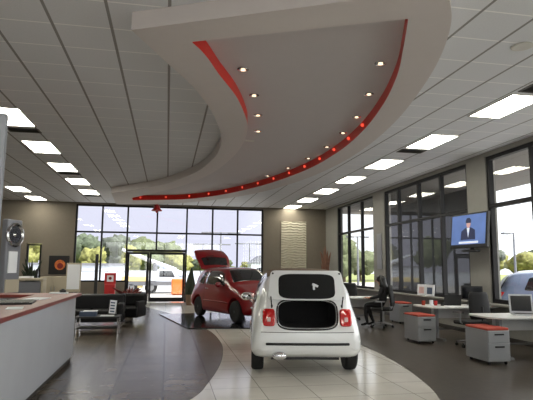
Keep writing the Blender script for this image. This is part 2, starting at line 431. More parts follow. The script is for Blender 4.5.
# vents
vt = None
for loc, lab in (((5.42, 10.62, CZ), 'dark slatted ceiling vent between the two nearest lights of the right row'),
                 ((5.42, 6.42, CZ), 'dark slatted ceiling vent at the right edge, in front of the nearest light'),
                 ((-2.88, 10.62, CZ), 'dark slatted ceiling vent behind the light cut by the left edge'),
                 ((-2.88, 15.5, CZ), 'dark slatted ceiling vent in the middle of the left light row'),
                 ((-2.88, 20.35, CZ), 'dark slatted ceiling vent beyond the last light of the left row')):
    if vt is None:
        vt = thing('ceiling_vent', lab, 'vent', loc)
        g_ = MB()
        for sx in (-1, 1): g_.b2((sx*.3, -.16, -.012), (sx*.27, .16, 0))
        for sy in (-1, 1): g_.b2((-.27, sy*.16, -.012), (.27, sy*.13, 0))
        g_.build('frame', M['grille'], vt)
        g_ = MB().b2((-.27, -.13, -.002), (.27, .13, 0))
        for i in range(6): g_.box((0, -.11+.044*i, -.008), (.54, .02, .003), rx=.5)
        g_.build('louvre', M['base'], vt)
    else: dup(vt, loc, 0, lab)
tag(MB().lathe([(.12, .0), (.125, -.012), (.1, -.018), (.02, -.016)], 28).build('ceiling_speaker', M['lamp_frame'], loc=(4.11, 5.16, CZ)), 'round flat ceiling speaker near the top right corner', 'speaker')
# recessed downlights
dl = None
posL = [(.92, 6.53), (1.24, 7.53), (1.48, 8.55), (1.67, 9.6)]
posR = [(2.64, 5.95), (2.95, 7.1), (3.2, 8.28), (3.33, 9.36), (3.38, 10.56), (3.3, 11.8), (3.1, 13.1), (2.8, 14.4)]
for i, (x_, y_) in enumerate(posL+posR):
    side = 'left' if i < 4 else 'right'
    k = i if i < 4 else i-4
    nm = ['nearest the camera', 'second nearest', 'third nearest', 'fourth nearest', 'fifth nearest', 'sixth nearest', 'seventh nearest', 'farthest'][k]
    lab = 'round recessed downlight in the %s line of the curved recess, %s' % (side, nm)
    if dl is None:
        dl = thing('downlight', lab, 'downlight', (x_, y_, 4.18), 0, 'downlights in the curved recess')
        MB().lathe([(.075, 0), (.078, -.008), (.055, -.012), (.052, -.002)], 24).build('trim_ring', M['chrome'], dl)
        MB().ball((0, 0, -.012), (.032, .032, .014), 14, 8).build('bulb', M['spot'], dl, smooth=True)
    else: dup(dl, (x_, y_, 4.18), 0, lab, 'downlights in the curved recess')
tag(MB().b2((-.1, -.05, -.012), (.1, .05, 0)).build('ceiling_sensor', M['lamp_frame'], bevel=.004, loc=(1.62, 10.4, 4.18)), 'small white rectangular sensor at the end of the left downlight line', 'sensor')

# ------------------------------------------------------------------ cars
WB = 2.3; RA = .66; FA = RA+WB; WR = .295
ST = [  # y, bottom, half width, top, belt, belt half width, roof half width
    (0.00, .32, .68, 1.34, .93, .55, .44), (.07, .28, .755, 1.41, .94, .62, .49), (.22, .24, .797, 1.45, .95, .69, .53),
    (.60, .20, .812, 1.475, .95, .75, .555), (1.1, .18, .813, 1.488, .94, .77, .565), (1.6, .18, .813, 1.488, .93, .775, .57),
    (2.05, .18, .813, 1.455, .92, .78, .575), (2.4, .18, .813, 1.27, .91, .77, .60), (2.72, .19, .81, 1.05, .90, .755, .60),
    (2.95, .19, .80, .99, .86, .74, .56), (3.2, .20, .775, .92, .80, .71, .52), (3.4, .22, .70, .82, .70, .64, .46), (3.52, .26, .58, .70, .60, .54, .38)]
def lerp_table(T, x):
    if x <= T[0][0]: return T[0][1]
    for (a, b), (c, d) in zip(T, T[1:]):
        if x <= c: return b+(d-b)*(x-a)/(c-a)
    return T[-1][1]
LEAN_R = [(.2, .09), (.35, .02), (.45, 0), (.6, 0), (.68, .03), (.9, .07), (1.1, .15), (1.3, .26), (1.5, .40)]
LEAN_F = [(.2, .06), (.4, .0), (.6, .0), (.8, .05), (1.0, .15)]
def car_section(s):
    y, zb, wm, T, B, wb, wr = s
    pts = [(0, zb), (wm*.8, zb), (wm*.965, zb+.07), (wm*.995, .40), (wm*.985, .58), (wm*.45+wb*.55+.006, (.60+B)/2+.02), (wb, B), ((wb+wr)/2+.03, (B+T)/2), (wr, T-.07), (wr*.8, T-.02), (wr*.4, T-.003), (0, T)]
    if T < 1.1:
        pts[5] = (wm*.985, .62+(B-.62)*.45); pts[6] = (wb, B); pts[7] = (wb*.93, B+(T-B)*.45); pts[8] = (wb*.8, B+(T-B)*.75); pts[9] = (wb*.6, T-.025); pts[10] = (wb*.3, T-.006)
    return pts
def body_mesh(name, cut_trunk=False):
    # interpolate stations
    cols = [spline([(s[0], s[k], 0) for s in ST], 4) for k in range(1, 7)]
    stations = [[c[i][0] for c in cols[:1]]+[c[i][1] for c in cols] for i in range(len(cols[0]))]
    bm = bmesh.new(); rings = []
    def ring(sec, y, sc=1.0, cz=.75, dy=0, lr=1.0, lf=0.0):
        half = spline([(a, b, 0) for a, b in sec], 3)
        full = [(p[0], p[1]) for p in half]+[(-p[0], p[1]) for p in half[-2:0:-1]]
        vs = []
        for x_, z_ in full:
            x_ *= sc; z_ = cz+(z_-cz)*sc
            yy = y+dy+lerp_table(LEAN_R, z_)*max(0, 1-y/1.4)*lr - lerp_table(LEAN_F, z_)*max(0, (y-2.9)/.6)
            vs.append(bm.verts.new((x_, yy, z_)))
        return vs
    s0 = car_section([stations[0][0]]+stations[0][1:])
    for sc in (.12, .4, .65, .85, .95): rings.append(ring(s0, 0, sc, .75, -.055*(1-sc**3)))
    for st in stations: rings.append(ring(car_section(st), st[0]))
    s1 = car_section(stations[-1])
    for sc in (.94, .82, .6, .35, .12): rings.append(ring(s1, stations[-1][0], sc, .5, .05*(1-sc**2)))
    n = len(rings[0])
    for A, B in zip(rings, rings[1:]):
        for k in range(n): bm.faces.new((A[k], A[(k+1) % n], B[(k+1) % n], B[k]))
    bm.faces.new(rings[0][::-1]); bm.faces.new(rings[-1])
    bmesh.ops.recalc_face_normals(bm, faces=bm.faces)
    me = bpy.data.meshes.new(name); bm.to_mesh(me)
    tree = BVHTree.FromBMesh(bm); bm.free()
    o = bpy.data.objects.new(name, me); COL.objects.link(o)
    cuts = []
    for ya in (RA, FA):
        for sx in (-1, 1):
            c = MB().cyl((sx*.58, ya, .31), (sx*.95, ya, .31), .345, n=40).build('cutter', M['black']); cuts.append(c)
    if cut_trunk:
        pts = rrect(.415, .19, 0, .87, .6, 40)
        c = MB(); v0 = [c.bm.verts.new((a, -.5, b)) for a, b in pts]; v1 = [c.bm.verts.new((a, .62, b)) for a, b in pts]
        c.bm.faces.new(v0); c.bm.faces.new(v1[::-1])
        for i in range(len(pts)):
            j = (i+1) % len(pts); c.bm.faces.new((v0[i], v0[j], v1[j], v1[i]))
        cuts.append(c.build('cutter', M['black']))
    for c in cuts:
        md = o.modifiers.new('b', 'BOOLEAN'); md.object = c; md.operation = 'DIFFERENCE'; md.solver = 'EXACT'; md.use_self = True
    dg = bpy.context.evaluated_depsgraph_get(); dg.update()
    new = bpy.data.meshes.new_from_object(o.evaluated_get(dg))
    bpy.data.objects.remove(o)
    for c in cuts: bpy.data.objects.remove(c)
    return new, tree
def rrect(hw, hh, cx, cz, k=.5, n=40):
    """superellipse outline"""
    out = []
    p = 2/(2+6*(1-k))
    for i in range(n):
        a = 2*PI*i/n; ca, sa = math.cos(a), math.sin(a)
        out.append((cx+hw*math.copysign(abs(ca)**p, ca), cz+hh*math.copysign(abs(sa)**p, sa)))
    return out
def decal(tree, poly, axis, name, m, parent, off=.004, thick=.012, rings=5, start=3., sgn=1, smooth=True):
    """solid patch following the body surface; poly in the plane across axis ('y' rear, '+y' front, 'x' side, 'z' top)"""
    cx = sum(p[0] for p in poly)/len(poly); cz = sum(p[1] for p in poly)/len(poly)
    def hit(a, b):
        if axis == 'y': o_, d_ = Vector((a, -start, b)), Vector((0, 1, 0))
        elif axis == '+y': o_, d_ = Vector((a, 6, b)), Vector((0, -1, 0))
        elif axis == 'x': o_, d_ = Vector((sgn*start, a, b)), Vector((-sgn, 0, 0))
        else: o_, d_ = Vector((a, b, 4)), Vector((0, 0, -1))
        h = tree.ray_cast(o_, d_)
        if h[0] is None: return None
        nrm = h[1]
        if nrm.dot(d_) > 0: nrm = -nrm
        return h[0]-d_*off+nrm*off*.5, h[0]+d_*thick
    bm = bmesh.new(); ff = []; bb = []
    for r_ in range(rings+1):
        sc = 1-r_/(rings) if r_ < rings else .02
        F_ = []; B_ = []
        for p in poly:
            h = hit(cx+(p[0]-cx)*sc, cz+(p[1]-cz)*sc)
            if h is None: h = hit(cx, cz)
            F_.append(bm.verts.new(h[0])); B_.append(bm.verts.new(h[1]))
        ff.append(F_); bb.append(B_)
    n = len(poly)
    for A, B in zip(ff, ff[1:]):
        for k in range(n): bm.faces.new((A[k], A[(k+1) % n], B[(k+1) % n], B[k]))
    bm.faces.new(ff[-1])
    for k in range(n): bm.faces.new((bb[0][k], bb[0][(k+1) % n], ff[0][(k+1) % n], ff[0][k]))
    x = MB(); x.bm.free(); x.bm = bm
    for v in bb[1:]: bmesh.ops.delete(bm, geom=v, context='VERTS')
    return x.build(name, m, parent, smooth=smooth)
def poly_fill(pts, n=6):
    out = []
    for a, b in zip(pts, pts[1:]+pts[:1]):
        for k in range(n): out.append((a[0]+(b[0]-a[0])*k/n, a[1]+(b[1]-a[1])*k/n))
    return out
def round_poly(pts, r=.06, n=4):
    out = []; N = len(pts)
    for i in range(N):
        p0 = Vector(pts[i-1]); p = Vector(pts[i]); p2 = Vector(pts[(i+1) % N])
        a = p+(p0-p).normalized()*r; b = p+(p2-p).normalized()*r
        for k in range(n+1):
            t_ = k/n; q = a*(1-t_)**2+p*2*t_*(1-t_)+b*t_*t_; out.append((q.x, q.y))
    res = []
    for a, b in zip(out, out[1:]+out[:1]):
        d = math.dist(a, b); k = max(1, int(d/.07))
        for i in range(k): res.append((a[0]+(b[0]-a[0])*i/k, a[1]+(b[1]-a[1])*i/k))
    return res
def wheel(parent, x, y, side, rimmat):
    m = Matrix.Translation((x, y, WR)) @ Matrix.Rotation(PI/2*side, 4, 'Y')
    w_ = MB().lathe([(.2, -.09), (.265, -.092), (.288, -.075), (WR, -.045), (WR, .045), (.288, .075), (.265, .092), (.2, .09)], 36, m).build('wheel', M['tyre'], parent, smooth=True)
    r_ = MB().lathe([(.198, .02), (.205, .088), (.19, .086), (.175, .045), (.02, .04)], 32, m)
    for k in range(8):
        a = 2*PI*k/8
        g = bmesh.ops.create_cube(r_.bm, size=1)
        bmesh.ops.transform(r_.bm, matrix=m @ Matrix.Rotation(a, 4, 'Z') @ Matrix.Translation((.105, 0, .07)) @ Matrix.Diagonal((.17, .034, .025, 1)), verts=g['verts'])
    r_.cyl(m @ Vector((0, 0, .04)), m @ Vector((0, 0, .09)), .045, n=16)
    r_.build('rim', rimmat, w_)
    return w_
BODY = {}
def small_car(label, loc, rz, paint, kind, scale=1.0, name='hatchback_car', grp=None):
    root = thing(name, label, 'car', loc, rz, grp); root.scale = (scale,)*3
    key = kind == 'white'
    if key not in BODY: BODY[key] = body_mesh('body', cut_trunk=key)
    me, tree = BODY[key]; me = me.copy()
    me.materials.clear(); me.materials.append(M[paint])
    for p in me.polygons: p.use_smooth = True; p.material_index = 0
    b = bpy.data.objects.new('body', me); COL.objects.link(b); b.parent = root
    try: me.set_sharp_from_angle(angle=R(38))
    except Exception: pass
    # wheel arch liners
    a_ = MB()
    for ya in (RA, FA):
        for sx in (-1, 1): a_.cyl((sx*.50, ya, .31), (sx*.60, ya, .31), .12, n=20).box((sx*.54, ya, .46), (.07, .60, .32))
    a_.b2((-.5, .35, .19), (.5, 3.2, .30))
    a_.build('underbody', M['black'], root)
    for ya in (RA, FA):
        for sx in (-1, 1): wheel(root, sx*.70, ya, sx, M['rim'] if kind == 'white' else M['rimd'])
    # side glazing
    for sx in (-1, 1):
        decal(tree, round_poly([(.62, 1.0), (1.02, .98), (1.04, 1.36), (.78, 1.33)], .05), 'x', 'quarter_window', M['carglass'], b, sgn=sx)
        decal(tree, round_poly([(1.1, .985), (2.36, .96), (2.12, 1.30), (1.85, 1.375), (1.12, 1.375)], .05), 'x', 'door_window', M['carglass'], b, sgn=sx)
        # door seam and handle
        sm = poly_fill([(1.09, .3), (1.105, .3), (1.105, .95), (1.09, .95)], 5)
        decal(tree, sm, 'x', 'door_seam', M['black'], b, sgn=sx, off=.0015, rings=1)
        decal(tree, rrect(.075, .014, 1.27, .86, .8, 20), 'x', 'door_handle', M['chrome'], b, sgn=sx, off=.02, rings=1)
        decal(tree, round_poly([(1.05, .5), (2.62, .5), (2.62, .53), (1.05, .53)], .01), 'x', 'side_strip', M[paint], b, sgn=sx, off=.012, rings=1)
        mi = MB().ball((sx*.90, 2.22, 1.0), (.10, .055, .075), 18, 12).cyl((sx*.78, 2.24, .96), (sx*.86, 2.23, .98), .022, n=10).build('wing_mirror', M[paint], root, smooth=True)
        MB().ball((sx*.90, 2.19, 1.0), (.082, .035, .06), 18, 12).build('mirror_glass', M['chrome'], mi, smooth=True)
    decal(tree, round_poly([(-.62, 2.62), (.62, 2.62), (.50, 2.12), (-.50, 2.12)], .06), 'z', 'windscreen', M['carglass'], b, off=.006, thick=.01)
    # front
    for sx in (-1, 1):
        decal(tree, rrect(.095, .105, sx*.52, .70, 1, 28), '+y', 'headlight', M['tailw'], b, off=.02, thick=.05)
        decal(tree, rrect(.115, .125, sx*.52, .70, 1, 28), '+y', 'headlight_ring', M['chrome'], b, off=.008, thick=.05)
        decal(tree, rrect(.05, .05, sx*.50, .50, 1, 20), '+y', 'fog_lamp', M['tailw'], b, off=.012, thick=.05)
    decal(tree, round_poly([(-.34, .33), (.34, .33), (.34, .42), (-.34, .42)], .03), '+y', 'grille', M['black'], b, off=.006)
    decal(tree, round_poly([(-.38, .585), (.38, .585), (.38, .605), (-.38, .605)], .008), '+y', 'chrome_whisker', M['chrome'], b, off=.014)
    decal(tree, rrect(.055, .055, 0, .6, 1, 20), '+y', 'badge', M['tail'], b, off=.022)
    # rear
    for sx in (-1, 1):
        L_ = decal(tree, rrect(.084, .118, sx*.545, .825, .45, 32), 'y', 'tail_light', M['tail'], b, off=.028, thick=.05)
        L_['label'] = 'red rear lamp with a pale centre'
        decal(tree, rrect(.024, .03, sx*.545, .80, .4, 20), 'y', 'reversing_lens', M['tailw'], L_, off=.036, thick=.03)
    decal(tree, round_poly([(-.59, .45), (.59, .45), (.59, .485), (-.59, .485)], .015), 'y', 'bumper_strip', M['black'], b, off=.006)
    decal(tree, round_poly([(-.66, .622), (.66, .622), (.66, .63), (-.66, .63)], .003), 'y', 'bumper_seam', M['base'], b, off=.002)
    ex = MB().lathe([(.062, -.02), (.07, .0), (.07, .2), (.052, .2), (.052, .0), (.055, -.018)], 24, Matrix.Translation((-.40, -.06, .31)) @ Matrix.Rotation(-PI/2, 4, 'X') @ Matrix.Diagonal((1.4, .8, 1, 1)))
    ex.build('exhaust_tip', M['chrome'], root, smooth=True)
    MB().cyl((-.40, -.062, .31), (-.40, .02, .31), .04, n=16).build('exhaust_bore', M['black'], root)
    if kind == 'white':
        # boot interior
        pts = rrect(.41, .185, 0, .87, .6, 40); q = MB()
        ra = [q.bm.verts.new((x_, lerp_table(LEAN_R, z_)+.02, z_)) for x_, z_ in pts]; rb_ = [q.bm.verts.new((x_*.94, .58, .87+(z_-.87)*.94)) for x_, z_ in pts]
        ro = [q.bm.verts.new((x_*1.01, .61, .87+(z_-.87)*1.01)) for x_, z_ in pts]; rf = [q.bm.verts.new((x_*1.012, lerp_table(LEAN_R, z_)+.02, .87+(z_-.87)*1.012)) for x_, z_ in pts]
        q.bm.faces.new(rb_); q.bm.faces.new(ro[::-1]); n = len(pts)
        for i in range(n):
            j = (i+1) % n
            q.bm.faces.new((ra[i], ra[j], rb_[j], rb_[i])); q.bm.faces.new((rf[i], rf[j], ro[j], ro[i])); q.bm.faces.new((ra[i], ra[j], rf[j], rf[i]))
        q.build('boot_liner', M['liner'], root)
        g_ = MB(); pts2 = rrect(.43, .205, 0, .87, .6, 48)
        tp = []
        for x_, z_ in pts2:
            h = tree.ray_cast(Vector((x_, -3, z_)), Vector((0, 1, 0))); tp.append((x_, h[0].y-.004, z_))
        g_.tube(tp, .012, 8, True); g_.build('boot_seal', M['black'], root, smooth=True)
        # raised boot lid, inner side facing backwards
        def lidpt(x_, z_, o_=0): return (x_, .015+(z_-1.07)*.42+.06*(abs(x_)/.6)**2+o_, z_)
        outl = round_poly([(-.58, 1.07), (.58, 1.07), (.52, 1.49), (-.52, 1.49)], .075, 6)
        def plate(outline, o0, o1, rings=5):
            q = MB(); cz_ = sum(p[1] for p in outline)/len(outline); n = len(outline); prev = None
            last = []
            for o_ in (o0, o1):
                R_ = []
                for k in range(rings):
                    sc = 1-k/rings if k < rings-1 else .15
                    R_.append([q.bm.verts.new(lidpt(x_*sc, cz_+(z_-cz_)*sc, o_)) for x_, z_ in outline])
                for A, B in zip(R_, R_[1:]):
                    for i in range(n): q.bm.faces.new((A[i], A[(i+1) % n], B[(i+1) % n], B[i]))
                q.bm.faces.new(R_[-1]); last.append(R_[0])
            for i in range(n): q.bm.faces.new((last[0][i], last[0][(i+1) % n], last[1][(i+1) % n], last[1][i]))
            return q
        lid = plate(outl, 0, .05).build('boot_lid', M[paint], root, bevel=.012)
        lid['label'] = 'raised white boot lid with a black lining'
        plate(rrect(.41, .175, 0, 1.265, .45, 44), -.012, .0).build('lid_lining', M['liner'], lid)
        MB().box((.12, lidpt(.12, 1.28)[1]-.02, 1.28), (.09, .03, .035), rz=.1, ry=.4).box((.10, lidpt(.12, 1.25)[1]-.02, 1.25), (.03, .03, .07)).build('lid_latch', M['paper'], lid, bevel=.006)
        for sx in (-1, 1):
            MB().cyl(lidpt(sx*.49, 1.445, -.015), lidpt(sx*.49, 1.445, .01), .014, n=10).build('rubber_stop', M['black'], lid)
            MB().cyl((sx*.50, .10, .93), (sx*.52, .06, 1.12), .009, n=8).cyl((sx*.50, .10, .90), (sx*.505, .09, 1.0), .015, n=8).build('gas_strut', M['black'], lid)
        decal(tree, round_poly([(-.56, .55), (.56, .55), (.54, 2.0), (-.54, 2.0)], .1), 'z', 'soft_top', M['tan'], b, off=.02, thick=.01)
    elif kind == 'parked':
        decal(tree, round_poly([(-.50, 1.02), (.50, 1.02), (.40, 1.36), (-.40, 1.36)], .08), 'y', 'rear_window', M['parkedglass'], b, off=.006)
    else:
        # raised tailgate seen from the front: outer skin upward
        hp = Vector((0, .36, 1.47)); d = Vector((0, -.74, .67)).normalized(); nrm = Vector((0, .67, .74))
        def hpnt(u, v, o_=0): return hp+Vector((u, 0, 0))+d*v+nrm*(o_-.06*(u/.55)**2+.10*math.sin(PI*min(1, v/1.0)))
        def hplate(outl, o0, o1):
            q = MB(); n = len(outl); cu = 0; cv = sum(p[1] for p in outl)/n; last = []
            for o_ in (o0, o1):
                R_ = [[q.bm.verts.new(hpnt(u*sc, cv+(v-cv)*sc, o_)) for u, v in outl] for sc in (1, .8, .6, .4, .2)]
                for A, B in zip(R_, R_[1:]):
                    for i in range(n): q.bm.faces.new((A[i], A[(i+1) % n], B[(i+1) % n], B[i]))
                q.bm.faces.new(R_[-1]); last.append(R_[0])
            for i in range(n): q.bm.faces.new((last[0][i], last[0][(i+1) % n], last[1][(i+1) % n], last[1][i]))
            return q
        tg = hplate(round_poly([(-.52, .0), (.52, .0), (.60, .48), (.54, .84), (-.54, .84), (-.60, .48)], .08), -.05, 0).build('tailgate', M[paint], root, smooth=False, bevel=.01)
        tg['label'] = 'raised red tailgate'
        hplate(round_poly([(-.42, .10), (.42, .10), (.46, .40), (-.46, .40)], .06), -.002, .008).build('tailgate_glass', M['carglass'], tg)
        MB().cyl(hpnt(0, .45, .02), hpnt(.28, .42, .03), .012, n=8).build('rear_wiper', M['black'], tg)
        for sx in (-1, 1): MB().cyl((sx*.52, .25, 1.25), hpnt(sx*.50, .5, -.05), .012, n=8).build('gas_strut', M['black'], tg)
        decal(tree, round_poly([(-.5, .82), (.5, .82), (.46, 1.42), (-.46, 1.42)], .05), 'z', 'roof_glass', M['carglass'], b, off=.004, thick=.01)
    return root
small_car('small white car seen from behind with its boot open on the cream tiles', (1.98, 7.14, .0), R(-9.5), 'white_car', 'white')
# red car faces the camera: heading (.42,-.91) -> local +Y maps there
hd = math.atan2(-.37, -.93)
def place_red(): 
    c, s = math.cos(hd), math.sin(hd)
    # right side wheels (local x=+.7? facing camera-left) ; put front-right wheel contact at (1.85,14.0)
    fx_, fy_ = .78, FA
    return (1.83-(c*fx_-s*fy_), 14.0-(s*fx_+c*fy_), .03)
small_car('small red car with its tailgate raised, on the black platform by the back windows', place_red(), hd, 'red_car', 'red')
tag(MB().prism([(-.2, 16.9), (.55, 13.0), (4.6, 12.6), (4.6, 17.4)], .004, .03).build('display_platform', M['mat_black'], bevel=.008), 'low glossy black platform beneath the red car', 'platform')

# ------------------------------------------------------------------ reception counter
ct = thing('reception_counter', 'white panelled reception counter with a maroon top at the left', 'counter', (-1.47, 9.07, 0))
q = MB(); q.b2((-.14, -8, .08), (0, 0, 1.03)); q.b2((-3.6, -.14, .08), (-.14, 0, 1.03)); q.build('front_panel', M['counter'], ct)
q = MB(); q.b2((-.16, -8, 0), (-.03, -.03, .08)); q.b2((-3.6, -.16, 0), (-.16, -.03, .08)); q.build('toe_kick', M['base'], ct)
top_poly = [(.07, -8), (.07, .1), (-3.6, .1), (-3.6, -.42), (-.55, -.42), (-.55, -8)]
MB().prism(top_poly, 1.03, 1.08).build('countertop', M['maroon'], ct, bevel=.008)
q = MB(); q.b2((-1.25, -8, .70), (-.14, -.75, .74)); q.b2((-3.6, -.75, .70), (-.14, -.14, .74)); q.build('inner_desk', M['deskw'], ct)
q = MB()
for y_ in (-7.9, -5.4, -2.9, -.76): q.b2((-1.2, y_-.02, 0), (-.15, y_+.02, .70))
q.b2((-3.58, -.7, 0), (-3.54, -.16, .70)); q.build('inner_support', M['deskw'], ct)
def paper(name, lab, loc, size, rz, m='paper', cat='papers'):
    return tag(MB().box((0, 0, size[2]/2), size, rz=rz).build(name, M[m], loc=loc, bevel=.001), lab, cat)
paper('paper_sheet', 'white paper sheet on the maroon counter at the left edge of the photo', (-1.58, 5.95, 1.08), (.16, .3, .004), .2)
paper('paper_stack', 'loose pale papers on the counter beside the black keyboard', (-1.72, 7.5, 1.08), (.23, .42, .012), -.15)
paper('paper_pad', 'small white pad at the far corner of the maroon countertop', (-1.72, 8.95, 1.08), (.28, .22, .02), .1)
kb = thing('black_keyboard', 'black keyboard lying on the counter behind the papers', 'keyboard', (-1.78, 6.75, 1.081), .15)
MB().b2((-.2, -.3, 0), (.2, .3, .02)).build('case', M['black'], kb, bevel=.005)
q = MB()
for i in range(4):
    for j in range(12): q.b2((-.16+.085*i, -.28+.047*j, .0195), (-.085+.085*i, -.243+.047*j, .026))
q.build('keys', M['grille'], kb)
tag(MB().lathe([(.05, 0), (.055, .03), (.03, .045), (.012, .06)], 20).build('desk_stamp', M['black'], loc=(-1.66, 8.95, 1.10), smooth=True), 'small black stamp resting on the white pad at the counter corner', 'stamp')
mo = thing('monitor_low', 'low black monitor behind the counter ledge at the far left', 'monitor', (-2.1, 7.9, .74), -.9)
MB().box((0, 0, .16), (.5, .03, .3)).build('screen_case', M['black'], mo, bevel=.008); MB().b2((-.1, -.08, 0), (.1, .08, .015)).build('foot', M['black'], mo)

# ------------------------------------------------------------------ left background pieces
tag(MB().b2((-.3, -.04, 0), (0, .04, 1.99)).build('tall_panel', M['pillar'], bevel=.004, loc=(-1.66, 5.5, 1.08)), 'tall pale grey panel standing on the counter, cut by the left edge of the photo', 'panel')
k = thing('wheel_display', 'grey display tower with a round chrome wheel at the far left', 'display', (-3.66, 13, 0), R(66))
MB().b2((-.25, -.12, 0), (.25, .04, 2.60)).build('tower_panel', M['kiosk'], k, bevel=.03)
MB().lathe([(.29, 0), (.29, .03), (.25, .05), (.2, .02), (.05, .02), (.03, .06)], 32, Matrix.Translation((.0, -.12, 2.24)) @ Matrix.Rotation(PI/2, 4, 'X')).build('display_wheel', M['chrome'], k)
MB().b2((-.16, -.14, 1.35), (.12, -.12, 1.85)).build('notice', M['paper'], k)
MB().b2((-.22, -.15, .9), (.22, -.12, 1.2)).build('lower_tray', M['cream'], k)
tag(MB().b2((-.12, -.02, 0), (.16, .02, .95)).build('acrylic_sign', M['paper'], loc=(-4.15, 12.6, 1.2)), 'pale vertical sign beside the grey display tower', 'sign') if False else None
pf = thing('framed_picture', 'dark framed picture of a glowing orange round shape on the back wall', 'picture', (-4.40, BY-.001, 1.55))
MB().b2((-.40, -.04, -.38), (.40, 0, .38)).build('frame', M['black'], pf, bevel=.006)
MB().b2((-.36, -.045, -.34), (.36, -.038, .34)).build('print', M['pic_bg'], pf)
q = MB().lathe([(.21, 0), (.21, .004), (.01, .005)], 28, Matrix.Translation((.04, -.046, .0)) @ Matrix.Rotation(PI/2, 4, 'X')); q.build('orange_disc', M['pic_or'], pf)
q = MB().lathe([(.12, 0), (.12, .004), (.01, .005)], 28, Matrix.Translation((.05, -.052, -.04)) @ Matrix.Rotation(PI/2, 4, 'X')); q.build('dark_core', M['pic_red'], pf)
# plant in front of the slot window
def leafy(name, lab, loc, h, spread, m, n=26, potm='pot', ph=.35, pr=.16, cat='plant'):
    r_ = thing(name, lab, cat, loc)
    MB().lathe([(pr*.75, 0), (pr, ph), (pr*.88, ph), (pr*.8, ph-.04)], 24).build('pot', M[potm], r_, smooth=False)
    q = MB()
    for i in range(n):
        a = random.uniform(0, 2*PI); L = h*random.uniform(.45, 1); o_ = spread*random.uniform(.3, 1)
        pts = []; W = []
        for k in range(6):
            t_ = k/5
            pts.append((math.cos(a)*o_*t_**1.5, math.sin(a)*o_*t_**1.5, ph-.03+L*t_*(1-.25*t_*random.uniform(.6, 1)))); W.append(.012+.05*math.sin(PI*min(1, t_*1.0))**.8*(.6 if t_ < .3 else 1)*.8 if k < 5 else .003)
        q.tube(pts, W, 5)
    q.build('leaves', m, r_, smooth=True)
    return r_
leafy('potted_plant', 'tall dark potted plant in front of the narrow slot window', (-5.2, 21.6, 0), 1.75, .42, M['topiary'], 30, 'black', .4, .2)
# cream cabinets and easel near the back-left
cb = thing('copy_station', 'cream and dark office machine stand left of the framed picture', 'machine', (-4.55, 18.6, 0))
MB().b2((-.5, -.25, 0), (-.44, .3, 1.02)).b2((.44, -.25, 0), (.5, .3, 1.02)).b2((-.5, -.25, 1.02), (.5, .3, 1.1)).build('cream_frame', M['cream'], cb, bevel=.02)
MB().b2((-.42, -.2, .1), (.42, .28, .98)).build('machine_body', M['kiosk'], cb, bevel=.02)
MB().b2((-.3, -.1, 1.1), (.1, .2, 1.16)).build('paper_tray', M['paper'], cb)
MB().b2((.2, 0, 1.1), (.26, .06, 1.4)).build('bottle_holder', M['black'], cb)
cab = thing('low_cabinet', 'beige low cabinet under the framed picture', 'cabinet', (-4.05, 20.2, 0))
MB().b2((-.45, -.25, .05), (.45, .25, 1.12)).build('carcass', M['cream'], cab, bevel=.01)
MB().b2((-.43, -.23, 0), (.43, .22, .05)).build('plinth', M['base'], cab)
for sx in (-1, 1):
    d_ = MB().b2((sx*.225-.21, -.27, .1), (sx*.225+.21, -.25, 1.08)).build('door', M['cream'], cab, bevel=.003)
    MB().b2((sx*.06-.01, -.29, .6), (sx*.06+.01, -.27, .75)).build('handle', M['steel'], d_)
ea = thing('presentation_board', 'white presentation board standing behind the counter corner', 'board', (-3.2, 19.0, 0))
MB().box((0, 0, 1.12), (.5, .03, 1.0), rx=-.06).build('board', M['cream'], ea, bevel=.004)
MB().box((0, -.03, 1.14), (.42, .008, .86), rx=-.06).build('chart_sheet', M['paper'], ea)
q = MB()
for sx in (-1, 1): q.cyl((sx*.2, -.02, .0), (sx*.15, .02, 1.2), .015, n=8)
q.cyl((0, .35, 0), (0, .04, 1.4), .015, n=8); q.build('easel_legs', M['steel'], ea)
st = thing('banner_stand', 'slim black free-standing post left of the red display stand', 'stand', (-2.70, 21.0, 0))
MB().b2((-.06, -.03, .03), (.06, .03, 1.98)).build('post', M['black'], st, bevel=.008); MB().b2((-.2, -.16, 0), (.2, .16, .03)).build('foot', M['black'], st, bevel=.005)
rs = thing('brochure_stand', 'red brochure stand with a small white poster before the back window', 'stand', (-2.10, 20.4, 0))
MB().b2((-.19, -.14, 0), (.19, .14, .85)).build('body', M['redp'], rs, bevel=.02)
MB().b2((-.21, -.05, .85), (.21, .0, 1.26)).build('header_board', M['redp'], rs, bevel=.01)
MB().b2((-.12, -.06, .93), (.12, -.05, 1.17)).build('poster', M['paper'], rs)
MB().ball((0, -.062, 1.06), (.06, .006, .06), 14, 8).build('printed_head', M['pic_red'], rs)
# sofa
sf = thing('black_sofa', 'black leather two-seat sofa by the end of the counter', 'sofa', (-1.86, 13.72, 0), 0)
MB().b2((-.82, -.25, .14), (.82, .45, .32)).build('base', M['leather'], sf, bevel=.03)
MB().b2((-.82, .28, .32), (.82, .50, .80)).build('backrest', M['leather'], sf, bevel=.05)
for sx in (-1, 1):
    MB().b2((sx*.82, -.28, .14), (sx*.66, .30, .60)).build('arm', M['leather'], sf, bevel=.04)
    MB().b2((sx*.33-.32, -.28, .32), (sx*.33+.32, .27, .44)).build('seat_cushion', M['leather'], sf, bevel=.04)
    for yy in (-.2, .42): MB().cyl((sx*.74, yy, 0), (sx*.74, yy, .15), .018, n=10).build('leg', M['chrome'], sf)
ac = thing('black_armchair', 'black leather armchair right of the two-seat sofa', 'armchair', (-.98, 14.9, 0), -.3)
MB().b2((-.36, -.34, .14), (.36, .36, .42)).build('seat', M['leather'], ac, bevel=.04)
MB().b2((-.36, .24, .42), (.36, .40, .76)).build('backrest', M['leather'], ac, bevel=.05)
